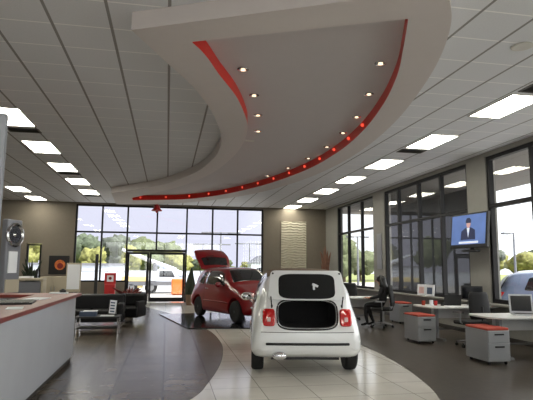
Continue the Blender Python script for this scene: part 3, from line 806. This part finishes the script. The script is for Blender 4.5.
for sx in (-1, 1):
    MB().b2((sx*.36, -.32, .2), (sx*.27, .26, .58)).build('arm', M['leather'], ac, bevel=.03)
    for yy in (-.28, .3): MB().cyl((sx*.3, yy, 0), (sx*.3, yy, .15), .016, n=10).build('leg', M['chrome'], ac)
tb = thing('coffee_table', 'low black coffee table with chrome legs in front of the sofa', 'table', (-1.50, 12.45, 0))
MB().b2((-.48, -.3, .36), (.48, .3, .40)).build('tabletop', M['black'], tb, bevel=.006)
MB().b2((-.45, -.27, .13), (.45, .27, .15)).build('lower_shelf', M['black'], tb, bevel=.004)
for sx in (-1, 1):
    for sy in (-1, 1): MB().cyl((sx*.45, sy*.27, 0), (sx*.45, sy*.27, .37), .016, n=10).build('leg', M['chrome'], tb)
tag(MB().b2((-.18, -.13, 0), (.18, .13, .10)).build('hardback_book', M['bluecover'], loc=(-1.72, 12.40, .40), bevel=.004), 'thick blue-grey book at the left of the coffee table', 'book')
tag(MB().b2((-.15, -.1, 0), (.15, .1, .02)).build('magazine', M['paper'], loc=(-1.68, 12.42, .50), bevel=.002), 'white magazine lying on the blue-grey book', 'magazine')
tag(MB().b2((-.15, -.11, 0), (.15, .11, .015)).build('magazine', M['paper'], loc=(-1.30, 12.34, .40), bevel=.002), 'pale magazine at the right half of the coffee table', 'magazine')
hold = thing('magazine_holder', 'upright holder with a white printed leaflet on the coffee table', 'holder', (-1.20, 12.50, .41), .3)
MB().box((0, .03, .17), (.19, .02, .34), rx=-.12, ry=.12).box((0, .03, .01), (.2, .14, .02)).build('holder_back', M['black'], hold, bevel=.003)
MB().box((0, .005, .18), (.15, .012, .30), rx=-.12, ry=.12).build('leaflet', M['paper'], hold)
q = MB()
for i in range(4): q.box((-.01+.016*(i-1.5)*.3, -.008+.006*(i-1.5), .08+.065*i), (.1, .006, .03), rx=-.12, ry=.12)
q.build('printed_blocks', M['bluecover'], hold)
leafy('red_leaf_plant', 'red-brown leafy plant on the floor behind the armchair', (-1.1, 16.4, 0), .62, .62, M['leaf_red'], 42, 'black', .42, .17)
# conical topiary
tp = thing('cone_topiary', 'dark cone-shaped topiary in a tan pot behind the red car', 'plant', (.95, 20.9, 0))
MB().lathe([(.15, 0), (.2, .42), (.18, .42), (.16, .38)], 24).build('pot', M['pot'], tp)
q = MB(); q.lathe([(.17, .4), (.22, .55), (.19, .8), (.12, 1.1), (.06, 1.38), (.01, 1.5)], 24)
for v in q.bm.verts:
    v.co += Vector((noise.noise(v.co*9), noise.noise(v.co*9+Vector((5, 0, 0))), 0))*.06
q.build('foliage', M['topiary'], tp)
# red hanging ornament
og = thing('hanging_ornament', 'small red bell-shaped ornament hanging in front of the back window', 'ornament', (-.48, 21.0, 4.0))
MB().cyl((0, 0, .0), (0, 0, .2), .006, n=6).build('cord', M['black'], og)
MB().lathe([(.2, -.26), (.22, -.24), (.13, -.14), (.11, -.03), (.05, .02), (.01, .03)], 20).lathe([(.01, -.34), (.05, -.30), (.05, -.27), (.01, -.25)], 12).build('bell', M['redp'], og, smooth=True)

# cream wave panel
q = MB(); nx, nz = 40, 110; x0, x1, z0, z1 = 5.03, 6.2, .9, 3.6
grid = [[q.bm.verts.new((x0+(x1-x0)*i/nx, BY-.06-.02*math.sin((z0+(z1-z0)*j/nz)*2*PI/.115+2.2*noise.noise(Vector((i*.11, j*.03, 0)))*2)-.012*noise.noise(Vector((i*.2, j*.1, 3))), z0+(z1-z0)*j/nz)) for i in range(nx+1)] for j in range(nz+1)]
for j in range(nz):
    for i in range(nx): q.bm.faces.new((grid[j][i], grid[j][i+1], grid[j+1][i+1], grid[j+1][i]))
bk = [q.bm.verts.new(v) for v in ((x0, BY-.001, z0), (x1, BY-.001, z0), (x1, BY-.001, z1), (x0, BY-.001, z1))]
q.bm.faces.new(bk[::-1])
q.bm.faces.new([bk[0], bk[1]]+grid[0][::-1]); q.bm.faces.new([bk[2], bk[3]]+grid[-1])
q.bm.faces.new([bk[3], bk[0]]+[grid[j][0] for j in range(nz+1)]); q.bm.faces.new([bk[1], bk[2]]+[grid[j][-1] for j in range(nz, -1, -1)])
tag(q.build('wave_wall_panel', M['panel']), 'tall cream wall panel with rippled horizontal waves on the back wall', 'wall panel')

# ------------------------------------------------------------------ desks at the right
def pedestal(lab, loc, rz=0):
    r_ = thing('drawer_pedestal', lab, 'drawer unit', loc, rz, 'drawer pedestals beside the desks')
    MB().b2((-.2, -.3, .05), (.2, .32, .54)).build('carcass', M['ped'], r_, bevel=.006)
    for z0_, z1_ in ((.07, .335), (.345, .53)):
        d_ = MB().b2((-.19, -.318, z0_), (.19, -.3, z1_)).build('drawer', M['ped'], r_, bevel=.003)
        h_ = MB(); h_.b2((-.08, -.34, z1_-.06), (.08, -.318, z1_-.035)); h_.build('handle', M['black'], d_, bevel=.004)
    MB().b2((-.2, -.3, .54), (.2, .32, .58)).build('cushion', M['cushion'], r_, bevel=.015)
    for sx in (-1, 1):
        for sy in (-1, 1): MB().cyl((sx*.15-.012, sy*.25, .026), (sx*.15+.012, sy*.25, .026), .026, n=12).box((sx*.15, sy*.25, .045), (.03, .03, .02)).build('castor', M['black'], r_)
    return r_
p0 = pedestal('grey drawer pedestal with an orange-red cushion top, the nearest one', (5.30, 7.9, .004))
dup(p0, (5.28, 10.2, .004), 0, 'grey drawer pedestal with an orange-red cushion top beside the middle desk', 'drawer pedestals beside the desks')
dup(p0, (6.55, 13.75, .004), 0, 'grey drawer pedestal with an orange-red top behind the seated person', 'drawer pedestals beside the desks')
def desk(lab, loc, L=1.65, W=.85, mirror=1):
    r_ = thing('office_desk', lab, 'desk', loc, 0, 'grey-white office desks along the windows')
    poly = [(0.25, -W/2)]+[(.25-.25*math.sin(a), -W/2+.25-.25*math.cos(a)+0) for a in [R(20), R(45), R(70)]]+[(0, -W/2+.25), (0.02, W/2-.1), (.1, W/2), (L, W/2), (L, -W/2)]
    MB().prism(poly, .69, .72).build('desktop', M['deskw'], r_, bevel=.004)
    MB().b2((.35, .1, .44), (L-.05, .12, .69)).build('modesty_panel', M['deskw'], r_)
    for x_ in (.42, L-.08):
        MB().b2((x_-.03, -.28, .03), (x_+.03, .32, .05)).b2((x_-.025, -.02, .05), (x_+.025, .09, .69)).b2((x_-.02, -.25, .67), (x_+.02, .3, .69)).b2((x_-.03, -.30, 0), (x_+.03, -.24, .03)).b2((x_-.03, .28, 0), (x_+.03, .34, .03)).build('leg', M['ped'], r_, bevel=.004)
    MB().b2((.45, .03, .20), (L-.1, .06, .23)).build('cable_tray', M['steel'], r_)
    return r_
d0 = desk('grey-white office desk nearest the camera at the right edge', (5.38, 8.25, .004))
dup(d0, (5.42, 10.48, .004), 0, 'grey-white office desk in the middle, below the wall television', 'grey-white office desks along the windows')
d3 = dup(d0, (4.45, 13.75, .004), 0, 'grey-white office desk farthest back, in front of the seated person', 'grey-white office desks along the windows')
def office_chair(lab, loc, rz, group='black office chairs'):
    r_ = thing('office_chair', lab, 'office chair', loc, rz, group)
    q = MB()
    for k_ in range(5):
        a = 2*PI*k_/5+.3; q.tube([(0, 0, .12), (.28*math.cos(a), .28*math.sin(a), .08)], [.03, .018], 8)
    q.build('star_base', M['steel'], r_)
    for k_ in range(5):
        a = 2*PI*k_/5+.3; c_ = Vector((.29*math.cos(a), .29*math.sin(a), .03)); u_ = Vector((-math.sin(a), math.cos(a), 0))
        MB().cyl(c_-u_*.022, c_+u_*.022, .03, n=12).cyl(c_, c_+Vector((0, 0, .055)), .012, n=8).build('castor', M['black'], r_)
    MB().cyl((0, 0, .1), (0, 0, .42), .028, n=14).build('gas_column', M['black'], r_)
    MB().box((0, 0, .47), (.50, .48, .08)).build('seat', M['cloth'], r_, bevel=.035, seg=3)
    q = MB()   # curved backrest
    rows = []
    for j in range(9):
        z_ = .56+.52*j/8; w_ = .245-.03*(j/8)**2-(.03 if j in (0, 8) else 0)
        rows.append([(w_*(i/4-1), .25+.05*math.cos(PI*j/8)*.4+.06*(1-(i/4-1)**2)-.02, z_) for i in range(9)])
    for off in (0, .035):
        vs = [[q.bm.verts.new((x_, y_+off, z_)) for x_, y_, z_ in row] for row in rows]
        if off == 0: V0 = vs
        for a in range(8):
            for b_ in range(8): q.bm.faces.new((vs[a][b_], vs[a][b_+1], vs[a+1][b_+1], vs[a+1][b_]))
    def rim(vs): return [vs[0][i] for i in range(9)]+[vs[j][8] for j in range(1, 9)]+[vs[8][i] for i in range(7, -1, -1)]+[vs[j][0] for j in range(7, 0, -1)]
    A, B = rim(V0), rim(vs)
    for i in range(len(A)): q.bm.faces.new((A[i], A[(i+1) % len(A)], B[(i+1) % len(B)], B[i]))
    q.build('backrest', M['cloth'], r_, smooth=True)
    MB().tube([(0, .1, .43), (0, .28, .45), (0, .335, .60), (0, .33, .8)], .02, 8).build('back_bracket', M['black'], r_)
    for sx in (-1, 1): MB().tube([(sx*.2, .05, .44), (sx*.29, .05, .48), (sx*.3, .04, .66)], .014, 8).box((sx*.3, 0, .675), (.06, .26, .03)).build('armrest', M['steel' if sx < 0 else 'steel'], r_)
    return r_
c0 = office_chair('black office chair between the middle desk and the nearest desk', (5.98, 9.42, .004), R(188))
dup(c0, (5.42, 14.75, .004), R(150), 'black office chair behind the farthest desk, in front of the window', 'black office chairs')
dup(c0, (5.52, 12.75, .004), R(-118), 'black office chair carrying the seated person', 'black office chairs')

def monitor(name, lab, loc, rz, w=.48, h=.3, case='black', screen_side=-1, foot=True, zb=.12):
    r_ = thing(name, lab, 'monitor', loc, rz)
    MB().box((0, 0, zb+h/2), (w, .03, h)).build('case', M[case], r_, bevel=.006)
    MB().box((0, screen_side*.016, zb+h/2), (w-.05, .004, h-.05)).build('screen', M['screen'], r_)
    MB().b2((-.03, .0, .01), (.03, .03, zb+.02)).b2((-.11, -.08, 0), (.11, .1, .012)).build('stand', M[case], r_, bevel=.004)
    return r_
monitor('computer_monitor', 'wide black monitor at the wall end of the middle desk', (6.78, 10.6, .724), R(-25), .46, .30)
lp = thing('laptop', 'open black laptop in the middle of the middle desk', 'laptop', (6.28, 10.62, .724), R(160))
MB().b2((-.18, -.12, 0), (.18, .12, .018)).build('keyboard_base', M['black'], lp, bevel=.004)
MB().box((0, .15, .125), (.36, .012, .23), rx=-.25).build('screen_lid', M['black'], lp, bevel=.004)
lp = thing('laptop', 'open silver laptop with a dark screen on the nearest desk', 'laptop', (6.27, 8.25, .724), R(-22))
MB().b2((-.19, -.2, 0), (.19, .08, .03)).build('keyboard_base', M['silver'], lp, bevel=.006)
l2 = MB().box((0, .12, .19), (.40, .02, .34), rx=-.15).build('screen_lid', M['silver'], lp, bevel=.006)
MB().box((0, .105, .195), (.34, .006, .27), rx=-.15).build('screen', M['screen'], l2)
MB().b2((-.16, -.17, .03), (.16, .02, .034)).build('keys', M['black'], lp)
# items on the middle desk
cc = ['maroon', 'paper', 'bluecover']
for i, (x_, y_, h_, m_, lab) in enumerate(((5.60, 10.62, .10, 'cushion', 'small orange-red pot at the left tip of the middle desk'), (5.72, 10.50, .12, 'paper', 'white mug on the middle desk beside the orange-red pot'), (5.86, 10.56, .10, 'redp', 'small red cup on the middle desk right of the white mug'), (5.93, 10.40, .07, 'black', 'short black cup at the front of the middle desk'))):
    tag(MB().lathe([(.035, 0), (.042, h_), (.034, h_), (.03, .012), (.005, .01)], 20).build('desk_cup', M[m_], loc=(x_, y_, .724)), lab, 'cup')
paper('paper_sheet', 'white paper sheet on the middle desk before the laptop', (6.05, 10.3, .724), (.3, .21, .004), .2)
paper('paper_sheet', 'white paper sheet on the farthest desk', (5.1, 13.55, .724), (.3, .21, .004), -.2)
tag(MB().b2((-.12, -.08, 0), (.12, .08, .09)).build('desk_tray', M['black'], loc=(4.75, 13.75, .724), bevel=.006), 'small black tray on the farthest desk', 'tray')
tag(MB().lathe([(.03, 0), (.06, .03), (.065, .09), (.05, .1), (.01, .1)], 20).build('desk_bowl', M['maroon'], loc=(4.98, 14.0, .724)), 'round brown bowl on the farthest desk', 'bowl')
# picture cards on the sill
for i, (y_, m_, lab) in enumerate(((12.95, 'paper', 'white and pink photo card on the sill, the right one'), (13.4, 'pic_red', 'pink-edged photo card on the sill, the left one'))):
    r_ = thing('photo_card', lab, 'photo card', (7.08, y_, 1.0), R(-70))
    MB().box((0, 0, .16), (.30, .02, .30), rx=-.1).build('card', M['paper'], r_)
    MB().box((0, -.013, .15), (.18, .004, .18), rx=-.1).build('print', M['tailw' if i else 'bluecover'], r_)
    MB().b2((-.06, 0, 0), (.06, .1, .012)).build('card_foot', M['black'], r_)
    r_.location.z = .78; r_.location.x = 7.17
    r_.location.x = RX-.12
SL = MB(); SL.b2((RX-.22, NY+.1, .74), (RX, BY-.1, .78)); SL.build('trim_1', M['wall_r'], kind='structure', bevel=.004)
cup = tag(MB().lathe([(.035, 0), (.045, .13), (.04, .13), (.03, .01), (.005, .008)], 20).build('sill_cup', M['redp'], loc=(RX-.1, 9.6, .78)), 'red and white paper cup on the sill beside the nearest window frame', 'cup')
# dried flowers by the corner
leafy('dried_flowers', 'tall vase of reddish dried flowers in the back right corner', (6.42, 20.3, 0), 2.3, .3, mat('dried_stem', (120, 84, 66), .8, var=.2), 22, 'cream', .6, .14)

# television on the column
tv = thing('wall_television', 'flat television showing a man in a dark suit, mounted on the column', 'television', (6.93, 10.83, 2.42), R(-90+9))
tv.rotation_euler = (R(-6), 0, R(-90+6))
MB().box((0, 0, 0), (1.28, .07, .82)).build('bezel', M['black'], tv, bevel=.012)
MB().box((0, -.037, .02), (1.18, .004, .70)).build('screen', M['tvblue'], tv)
pc = MB(); pc.prism([(-.26, -.22), (.24, -.22), (.22, .0), (.09, .06), (-.11, .06), (-.25, -.02)], 0, .004, Matrix.Translation((.03, -.0425, 0)) @ Matrix.Rotation(PI/2, 4, 'X')).build('picture_suit', M['tvdark'], tv)
MB().lathe([(.085, 0), (.085, .004), (.005, .005)], 24, Matrix.Translation((.02, -.043, .16)) @ Matrix.Rotation(PI/2, 4, 'X') @ Matrix.Diagonal((.85, 1.25, 1, 1))).build('picture_face', M['tvface'], tv)
MB().prism([(-.08, .17), (.10, .17), (.10, .24), (.05, .29), (-.04, .29), (-.08, .24)], 0, .003, Matrix.Translation((.01, -.049, 0)) @ Matrix.Rotation(PI/2, 4, 'X')).build('picture_hair', M['tvdark'], tv)
MB().prism([(-.05, .055), (.05, .055), (0.01, -.17)], 0, .003, Matrix.Translation((.02, -.047, 0)) @ Matrix.Rotation(PI/2, 4, 'X')).build('picture_shirt', M['tvwhite'], tv)
MB().prism([(-.32, -.31), (.35, -.31), (.35, -.26), (-.32, -.26)], 0, .003, Matrix.Translation((.02, -.042, 0)) @ Matrix.Rotation(PI/2, 4, 'X')).build('picture_caption', M['tvwhite'], tv)
MB().box((0, .10, 0), (.3, .16, .3)).build('wall_bracket', M['black'], tv)
MB().box((.0, .06, -.47), (.5, .12, .04)).box((0, .1, -.30), (.06, .06, .36)).build('shelf_box', M['black'], tv)
tag(MB().b2((-.02, -.19, 0), (0, .19, 1.2)).build('acrylic_plaque', M['steel'], loc=(RX, 16.52, 1.5)), 'tall grey plaque on the column between the back windows', 'plaque')

# ------------------------------------------------------------------ seated person
def skin_mesh(name, joints, edges, m, parent, sub=2):
    bm = bmesh.new(); lay = bm.verts.layers.skin.verify()
    vs = []
    for i, (co, r_) in enumerate(joints):
        v = bm.verts.new(co); v[lay].radius = r_ if hasattr(r_, '__len__') else (r_, r_); v[lay].use_root = (i == 0); vs.append(v)
    for a, b_ in edges: bm.edges.new((vs[a], vs[b_]))
    me = bpy.data.meshes.new(name); bm.to_mesh(me); bm.free()
    o = bpy.data.objects.new(name, me); COL.objects.link(o)
    sk = o.modifiers.new('s', 'SKIN'); sk.use_smooth_shade = True
    sb = o.modifiers.new('u', 'SUBSURF'); sb.levels = sub; sb.render_levels = sub
    dg = bpy.context.evaluated_depsgraph_get(); dg.update()
    new = bpy.data.meshes.new_from_object(o.evaluated_get(dg)); bpy.data.objects.remove(o)
    new.materials.clear(); new.materials.append(m)
    for p in new.polygons: p.use_smooth = True; p.material_index = 0
    o = bpy.data.objects.new(name, new); COL.objects.link(o)
    if parent: o.parent = parent
    return o
# faces local -Y, seat at z .51; chair rotated R(-80): local -Y -> world -X
pr = thing('person', 'person with long black hair in black clothes seated on an office chair', 'person', (5.52, 12.75, .03), R(-118)); pr.scale = (.95, .95, .95)
J = [((0, .06, .60), (.18, .15)), ((0, .08, .78), (.16, .13)), ((0, .05, .98), (.18, .13)), ((0, .03, 1.06), (.07, .06)), ((0, .0, 1.14), .05), ((0, -.03, 1.22), .075), ((0, -.03, 1.29), .07),
     ((.17, .03, 1.02), .055), ((.24, -.04, .80), .045), ((.18, -.27, .76), .034), ((.16, -.33, .76), .028),
     ((-.17, .03, 1.02), .055), ((-.24, -.04, .80), .045), ((-.18, -.27, .76), .034), ((-.16, -.33, .76), .028),
     ((.10, .0, .60), .10), ((.12, -.40, .575), .075), ((.12, -.40, .30), .055), ((.12, -.36, .09), .042), ((.12, -.46, .045), .035), ((.12, -.54, .035), .028),
     ((-.10, .0, .60), .10), ((-.13, -.38, .575), .075), ((-.13, -.30, .30), .055), ((-.13, -.22, .09), .042), ((-.13, -.32, .045), .035), ((-.13, -.40, .035), .028)]
E_ = [(0, 1), (1, 2), (2, 3), (3, 4), (4, 5), (5, 6), (2, 7), (7, 8), (8, 9), (9, 10), (2, 11), (11, 12), (12, 13), (13, 14), (0, 15), (15, 16), (16, 17), (17, 18), (18, 19), (19, 20), (0, 21), (21, 22), (22, 23), (23, 24), (24, 25), (25, 26)]
body = skin_mesh('body', J, E_, M['clothes'], pr)
body.data.materials.append(M['skin'])
for p in body.data.polygons:
    c = p.center
    if c.z > 1.11 or c.y < -.28 and .70 < c.z < .82 and abs(c.x) < .25: p.material_index = 1
for sx in (-1, 1):      # hands with fingers resting on the desk side
    base = Vector((sx*.16, -.33, .76))
    js = [(base, .028), (base+Vector((0, -.05, -.002)), (.038, .016))]; ed = [(0, 1)]
    for k_, (fxx, L) in enumerate(((-.03, .06), (-.01, .072), (.01, .068), (.03, .052))):
        n_ = len(js); js += [(base+Vector((fxx, -.075, 0)), .010), (base+Vector((fxx*1.15, -.075-L*.5, .004)), .009), (base+Vector((fxx*1.2, -.075-L, -.012)), .008)]
        ed += [(1, n_), (n_, n_+1), (n_+1, n_+2)]
    n_ = len(js); js += [(base+Vector((-sx*.035, -.04, -.004)), .012), (base+Vector((-sx*.06, -.075, -.01)), .010)]; ed += [(1, n_), (n_, n_+1)]
    skin_mesh('hand', js, ed, M['skin'], pr, 1)
hr = MB(); hr.ball((0, .005, 1.275), (.10, .112, .11), 20, 14)
hr.tube([(0, .02, 1.36), (0, .05, 1.28), (0, .07, 1.16), (0, .10, 1.04), (0, .14, .92), (0, .16, .84)], [.05, .10, .10, .11, .10, .05], 16)
for sx in (-1, 1): hr.tube([(sx*.07, .0, 1.30), (sx*.10, .02, 1.18), (sx*.12, .03, 1.0)], [.04, .045, .02], 10)
hr.build('hair', M['hair'], pr, smooth=True)
fc = MB(); fc.ball((0, -.125, 1.225), (.014, .022, .026), 10, 8).build('nose', M['skin'], pr, smooth=True)
for sx in (-1, 1): MB().ball((sx*.032, -.108, 1.25), (.013, .008, .008), 10, 8).build('eye', M['black'], pr, smooth=True)
MB().ball((0, -.112, 1.18), (.026, .008, .007), 10, 8).build('mouth', M['pic_red'], pr, smooth=True)

# ------------------------------------------------------------------ outside
GZ = -.08
MB().b2((-90, -40, GZ-.3), (120, 130, GZ-.1)).build('ground', M['asphalt'], kind='structure')
g_ = MB(); g_.b2((-90, 58, GZ-.1), (120, 130, GZ)); g_.b2((34, -40, GZ-.1), (120, 58, GZ)); g_.build('ground_grass', M['grass'], kind='structure')
# canopy along the right side
cn = MB(); cn.b2((RX+.3, -8, 4.22), (11.2, 24.5, 4.55)); cn.build('ceiling_canopy', M['canopy'], kind='structure')
MB().b2((9.9, 15.4, GZ-.1), (10.3, 23.3, 4.22)).build('wall_backdrop', M['darkwall'], kind='structure')  # dark wall added behind the middle panes so their reflections stand out
def tree_(lab, loc, h, w_, m, grp, n=9):
    r_ = thing('broadleaf_tree', lab, 'tree', loc, 0, grp)
    MB().cyl((0, 0, 0), (0, 0, h*.5), w_*.07, w_*.04, 8).build('trunk', M['bark'], r_)
    q = MB()
    for i in range(n):
        a = random.uniform(0, 2*PI); rr_ = w_*random.uniform(.0, .55); s_ = w_*random.uniform(.28, .5)
        q.ico((rr_*math.cos(a), rr_*math.sin(a), h*random.uniform(.35, .82)), (s_, s_, s_*random.uniform(.7, 1)*h/w_/1.6), 3, .36, 2.2)
    q.build('crown', m, r_, smooth=True)
    return r_
random.seed(3)
G1 = 'trees beyond the back parking lot'
xs = [-29, -24, -20, -16, -12, -8.0, -4, 0, 4.4, 8.4, 12.8, 17]
hs = [6.4, 5.8, 6.2, 6.6, 6.1, 6.2, 6.3, 6.0, 3.4, 2.9, 2.6, 2.9]
for i, x_ in enumerate(xs):
    tree_('broadleaf tree in the wooded line beyond the parking lot behind the back windows', (x_, 82+(3.5 if i % 2 else -3.5), GZ), hs[i], 3.7 if i < 8 else 2.9, GREENS[(i*3) % 4 if i % 3 else 1], G1, 10)
for i, (x_, y_, h_, w_) in enumerate(((-8.6, 64, 3.5, 2.2), (-4.4, 66, 4.0, 2.3), (1.2, 65, 3.2, 2.2), (5.6, 66, 2.8, 1.9))):
    tree_('yellow-green roadside tree standing in front of the wooded line at the back', (x_, y_, GZ), h_, w_, GREENS[2], 'yellow-green trees at the back', 9)
for i, (x_, y_, h_, w_) in enumerate(((19.5, 55, 4.9, 2.9), (27, 62, 3.6, 3.5), (23.3, 60, 3.4, 3))):
    tree_('green tree seen through the back right windows', (x_, y_, GZ), h_, w_, GREENS[(1, 2, 1)[i]], 'trees through the back right windows', 9)
for i in range(11):
    tree_('broadleaf tree in the hedge line beyond the parked silver car', (48+(i % 2)*4, 34+i*4.6, GZ), 4.4+random.uniform(-.4, .6), 3.3, GREENS[(2, 1, 3)[i % 3]], 'trees beyond the silver car', 9)
# buildings and lot wall behind
wb_ = thing('low_warehouse', 'long low white building beyond the parking lot', 'building', (-9, 56, GZ-.1))
MB().b2((-6, 0, 0), (4.5, 4, 1.75)).build('wall', M['bwhite'], wb_); MB().b2((-6.2, -.2, 1.75), (4.7, 4.2, 1.95)).build('roof', M['kiosk'], wb_)
for k_ in range(4): MB().b2((-5.2+2.4*k_, -.03, .5), (-4.2+2.4*k_, 0, 1.2)).build('window', M['carglass'], wb_)
lw = thing('lot_wall', 'long white painted wall crossing the parking lot behind the back windows', 'wall', (0, 46, GZ-.1))
MB().b2((-16, 0, 0), (11, .3, 1.25)).build('wall_body', M['bwhite'], lw); MB().b2((-16, -.05, 1.25), (11, .35, 1.32)).build('coping', M['silver'], lw)
hs_ = thing('white_house', 'small white building seen through the right end of the back window', 'building', (11.3, 62, GZ))
MB().b2((-1.2, 0, 0), (1.2, 3, 2.0)).build('wall', M['bwhite'], hs_); MB().prism([(-1.4, 2.0), (1.4, 2.0), (0, 3.0)], 0, 3.2, Matrix.Rotation(PI/2, 4, 'X') @ Matrix.Translation((0, 0, -3.1))).build('roof', M['kiosk'], hs_)
MB().b2((-.5, -.04, .7), (.5, 0, 1.5)).build('window', M['carglass'], hs_)
# bucket truck
tr = thing('bucket_truck', 'white utility truck with a raised white boom outside the glass door', 'truck', (-.35, 34, GZ-.1))
MB().b2((-2.4, -.9, .5), (.8, .9, .75)).build('chassis', M['pole'], tr)
MB().b2((-2.4, -.9, .75), (-.9, .9, 1.05)).b2((-2.3, -.85, .35), (-1.1, -.6, .75)).build('flatbed', M['yellow'], tr, bevel=.03)
cbm = MB(); cbm.prism([(-.35, .55), (1.5, .55), (1.5, .95), (1.05, 1.05), (.75, 1.5), (-.25, 1.5)], -.85, .85, Matrix.Rotation(PI/2, 4, 'X')); cab_ = cbm.build('cab', M['bwhite'], tr, bevel=.05)
MB().prism([(-.1, 1.05), (.85, 1.05), (.66, 1.42), (-.1, 1.42)], -.87, .87, Matrix.Rotation(PI/2, 4, 'X')).build('cab_window', M['carglass'], cab_)
for x_ in (-1.8, -.6, 1.05):
    for sy in (-1, 1):
        w_ = MB().cyl((x_, sy*.88, .38), (x_, sy*.62, .38), .38, n=24).build('wheel', M['tyre'], tr); MB().cyl((x_, sy*.9, .38), (x_, sy*.87, .38), .2, n=18).build('rim', M['rim'], w_)
MB().tube([(.9, 0, 1.45), (-.6, 0, 2.0), (-2.5, 0, 2.75)], [.17, .15, .1], 8).tube([(1.6, 0, 1.05), (.6, 0, 1.5)], [.2, .17], 8).build('boom', M['bwhite'], tr)
MB().cyl((-.4, 0, 1.4), (-.4, 0, 1.95), .16, n=12).build('boom_mount', M['pole'], tr)
ob = thing('orange_barrel', 'bright orange container beside the utility truck', 'container', (.72, 31.5, GZ-.1))
MB().b2((-.42, -.4, .05), (.42, .4, .95)).build('tank', M['orange'], ob, bevel=.06); MB().b2((-.35, -.35, 0), (.35, .35, .05)).build('pallet', M['bark'], ob)
# lamp posts
def lamp_post(lab, loc, h, arms, span=1.0):
    r_ = thing('lamp_post', lab, 'street lamp', loc)
    MB().cyl((0, 0, 0), (0, 0, h), .11, .07, 10).build('pole', M['pole'], r_)
    for sx in arms:
        a_ = MB().cyl((0, 0, h-.05), (sx*span*.6, 0, h-.05), .045, n=8).build('arm', M['pole'], r_)
        MB().b2((sx*span*.5, -.2, h-.14), (sx*span*1.35, .2, h)).build('lamp_head', M['pole'], a_, bevel=.03)
    return r_
lamp_post('tall double-headed lamp post nearest behind the back window', (5.1, 50, GZ), 4.95, (-1, 1), 1.4)
lamp_post('shorter double-headed lamp post just left of the tallest one', (5.0, 59, GZ), 4.2, (-1, 1), 1.6)
lamp_post('small double-headed lamp post at the right end of the back window', (11.8, 74, GZ), 5.0, (-1, 1), 1.6)
lamp_post('double-headed lamp post through the back right windows', (17.3, 45, GZ), 4.5, (-1, 1), .8)
lamp_post('single-headed lamp post beyond the parked silver car', (25.4, 34, GZ), 4.3, (-1,), .7)
# cars parked outside
small_car('silver-blue hatchback parked outside the nearest right window', (10.0, 14.35, GZ-.1), R(-120), 'silvercar', 'parked', 1.1, 'parked_car')
small_car('white car parked farther out, seen above the silver-blue car', (20.5, 27.5, GZ-.1), R(-96), 'bwhite', 'parked', 1.1, 'parked_car')
small_car('white car parked outside the back right windows', (15.6, 34.5, GZ-.1), R(-70), 'bwhite', 'parked', 1.1, 'parked_car')

# ------------------------------------------------------------------ world, sun, camera
W = bpy.data.worlds.new('sky'); S.world = W; W.use_nodes = True; nt = W.node_tree; nt.nodes.clear(); L = nt.links.new
out = nt.nodes.new('ShaderNodeOutputWorld'); bg = nt.nodes.new('ShaderNodeBackground')
tc = nt.nodes.new('ShaderNodeTexCoord'); sep = nt.nodes.new('ShaderNodeSeparateXYZ'); L(tc.outputs['Generated'], sep.inputs[0])
def mth(op, a_, b_):
    n_ = nt.nodes.new('ShaderNodeMath'); n_.operation = op
    for i_, v_ in enumerate((a_, b_)):
        if isinstance(v_, (int, float)): n_.inputs[i_].default_value = v_
        else: L(v_, n_.inputs[i_])
    return n_.outputs[0]
side = mth('SUBTRACT', sep.outputs['X'], mth('MULTIPLY', sep.outputs['Y'], .5))    # towards the sun
def step(c0, c1, lo, hi, prev=None):
    r_ = nt.nodes.new('ShaderNodeMapRange'); r_.inputs['From Min'].default_value = lo; r_.inputs['From Max'].default_value = hi; L(side, r_.inputs['Value'])
    m_ = nt.nodes.new('ShaderNodeMix'); m_.data_type = 'RGBA'; L(r_.outputs['Result'], m_.inputs[0])
    if prev: L(prev, m_.inputs[6])
    else: m_.inputs[6].default_value = c0
    m_.inputs[7].default_value = c1
    return m_
m1 = step((.88, .87, 1.03, 1), (1.5, 1.52, 1.56, 1), -.36, -.10)
mx = step(None, (5.0, 4.9, 4.8, 1), .1, .9, m1.outputs[2])
L(mx.outputs[2], bg.inputs['Color']); bg.inputs['Strength'].default_value = 1.0
L(bg.outputs[0], out.inputs[0])
sun = bpy.data.lights.new('sun', 'SUN'); sun.energy = 6; sun.angle = .01; sun.color = (1, .95, .86)
so = bpy.data.objects.new('sun', sun); COL.objects.link(so)
so.rotation_euler = Vector((.35, -.45, .85)).to_track_quat('Z', 'Y').to_euler()

cam = bpy.data.cameras.new('camera'); co = bpy.data.objects.new('camera', cam); COL.objects.link(co); S.camera = co
cam.sensor_width = 36; cam.sensor_fit = 'HORIZONTAL'; cam.lens = 36*510/533; cam.clip_end = 400; cam.clip_start = .05
th = R(7.461); ph = R(10.891); roll = -.008
F_ = Vector((math.sin(ph)*math.cos(th), math.cos(ph)*math.cos(th), math.sin(th))); rt = Vector((math.cos(ph), -math.sin(ph), 0)); up = rt.cross(F_)
# image x axis in world for a picture rolled by .008
ix = rt*math.cos(roll)+up*math.sin(roll)*-1; iy = F_.cross(ix)*-1
mtx = Matrix((ix, -iy if (-iy).dot(up) > 0 else iy, -F_)).transposed().to_4x4(); mtx.translation = (0, 0, 1.54)
co.matrix_world = mtx
vs = S.view_settings; vs.view_transform = 'Standard'; vs.look = 'None'; vs.gamma = 1; vs.use_curve_mapping = False; vs.exposure = .15
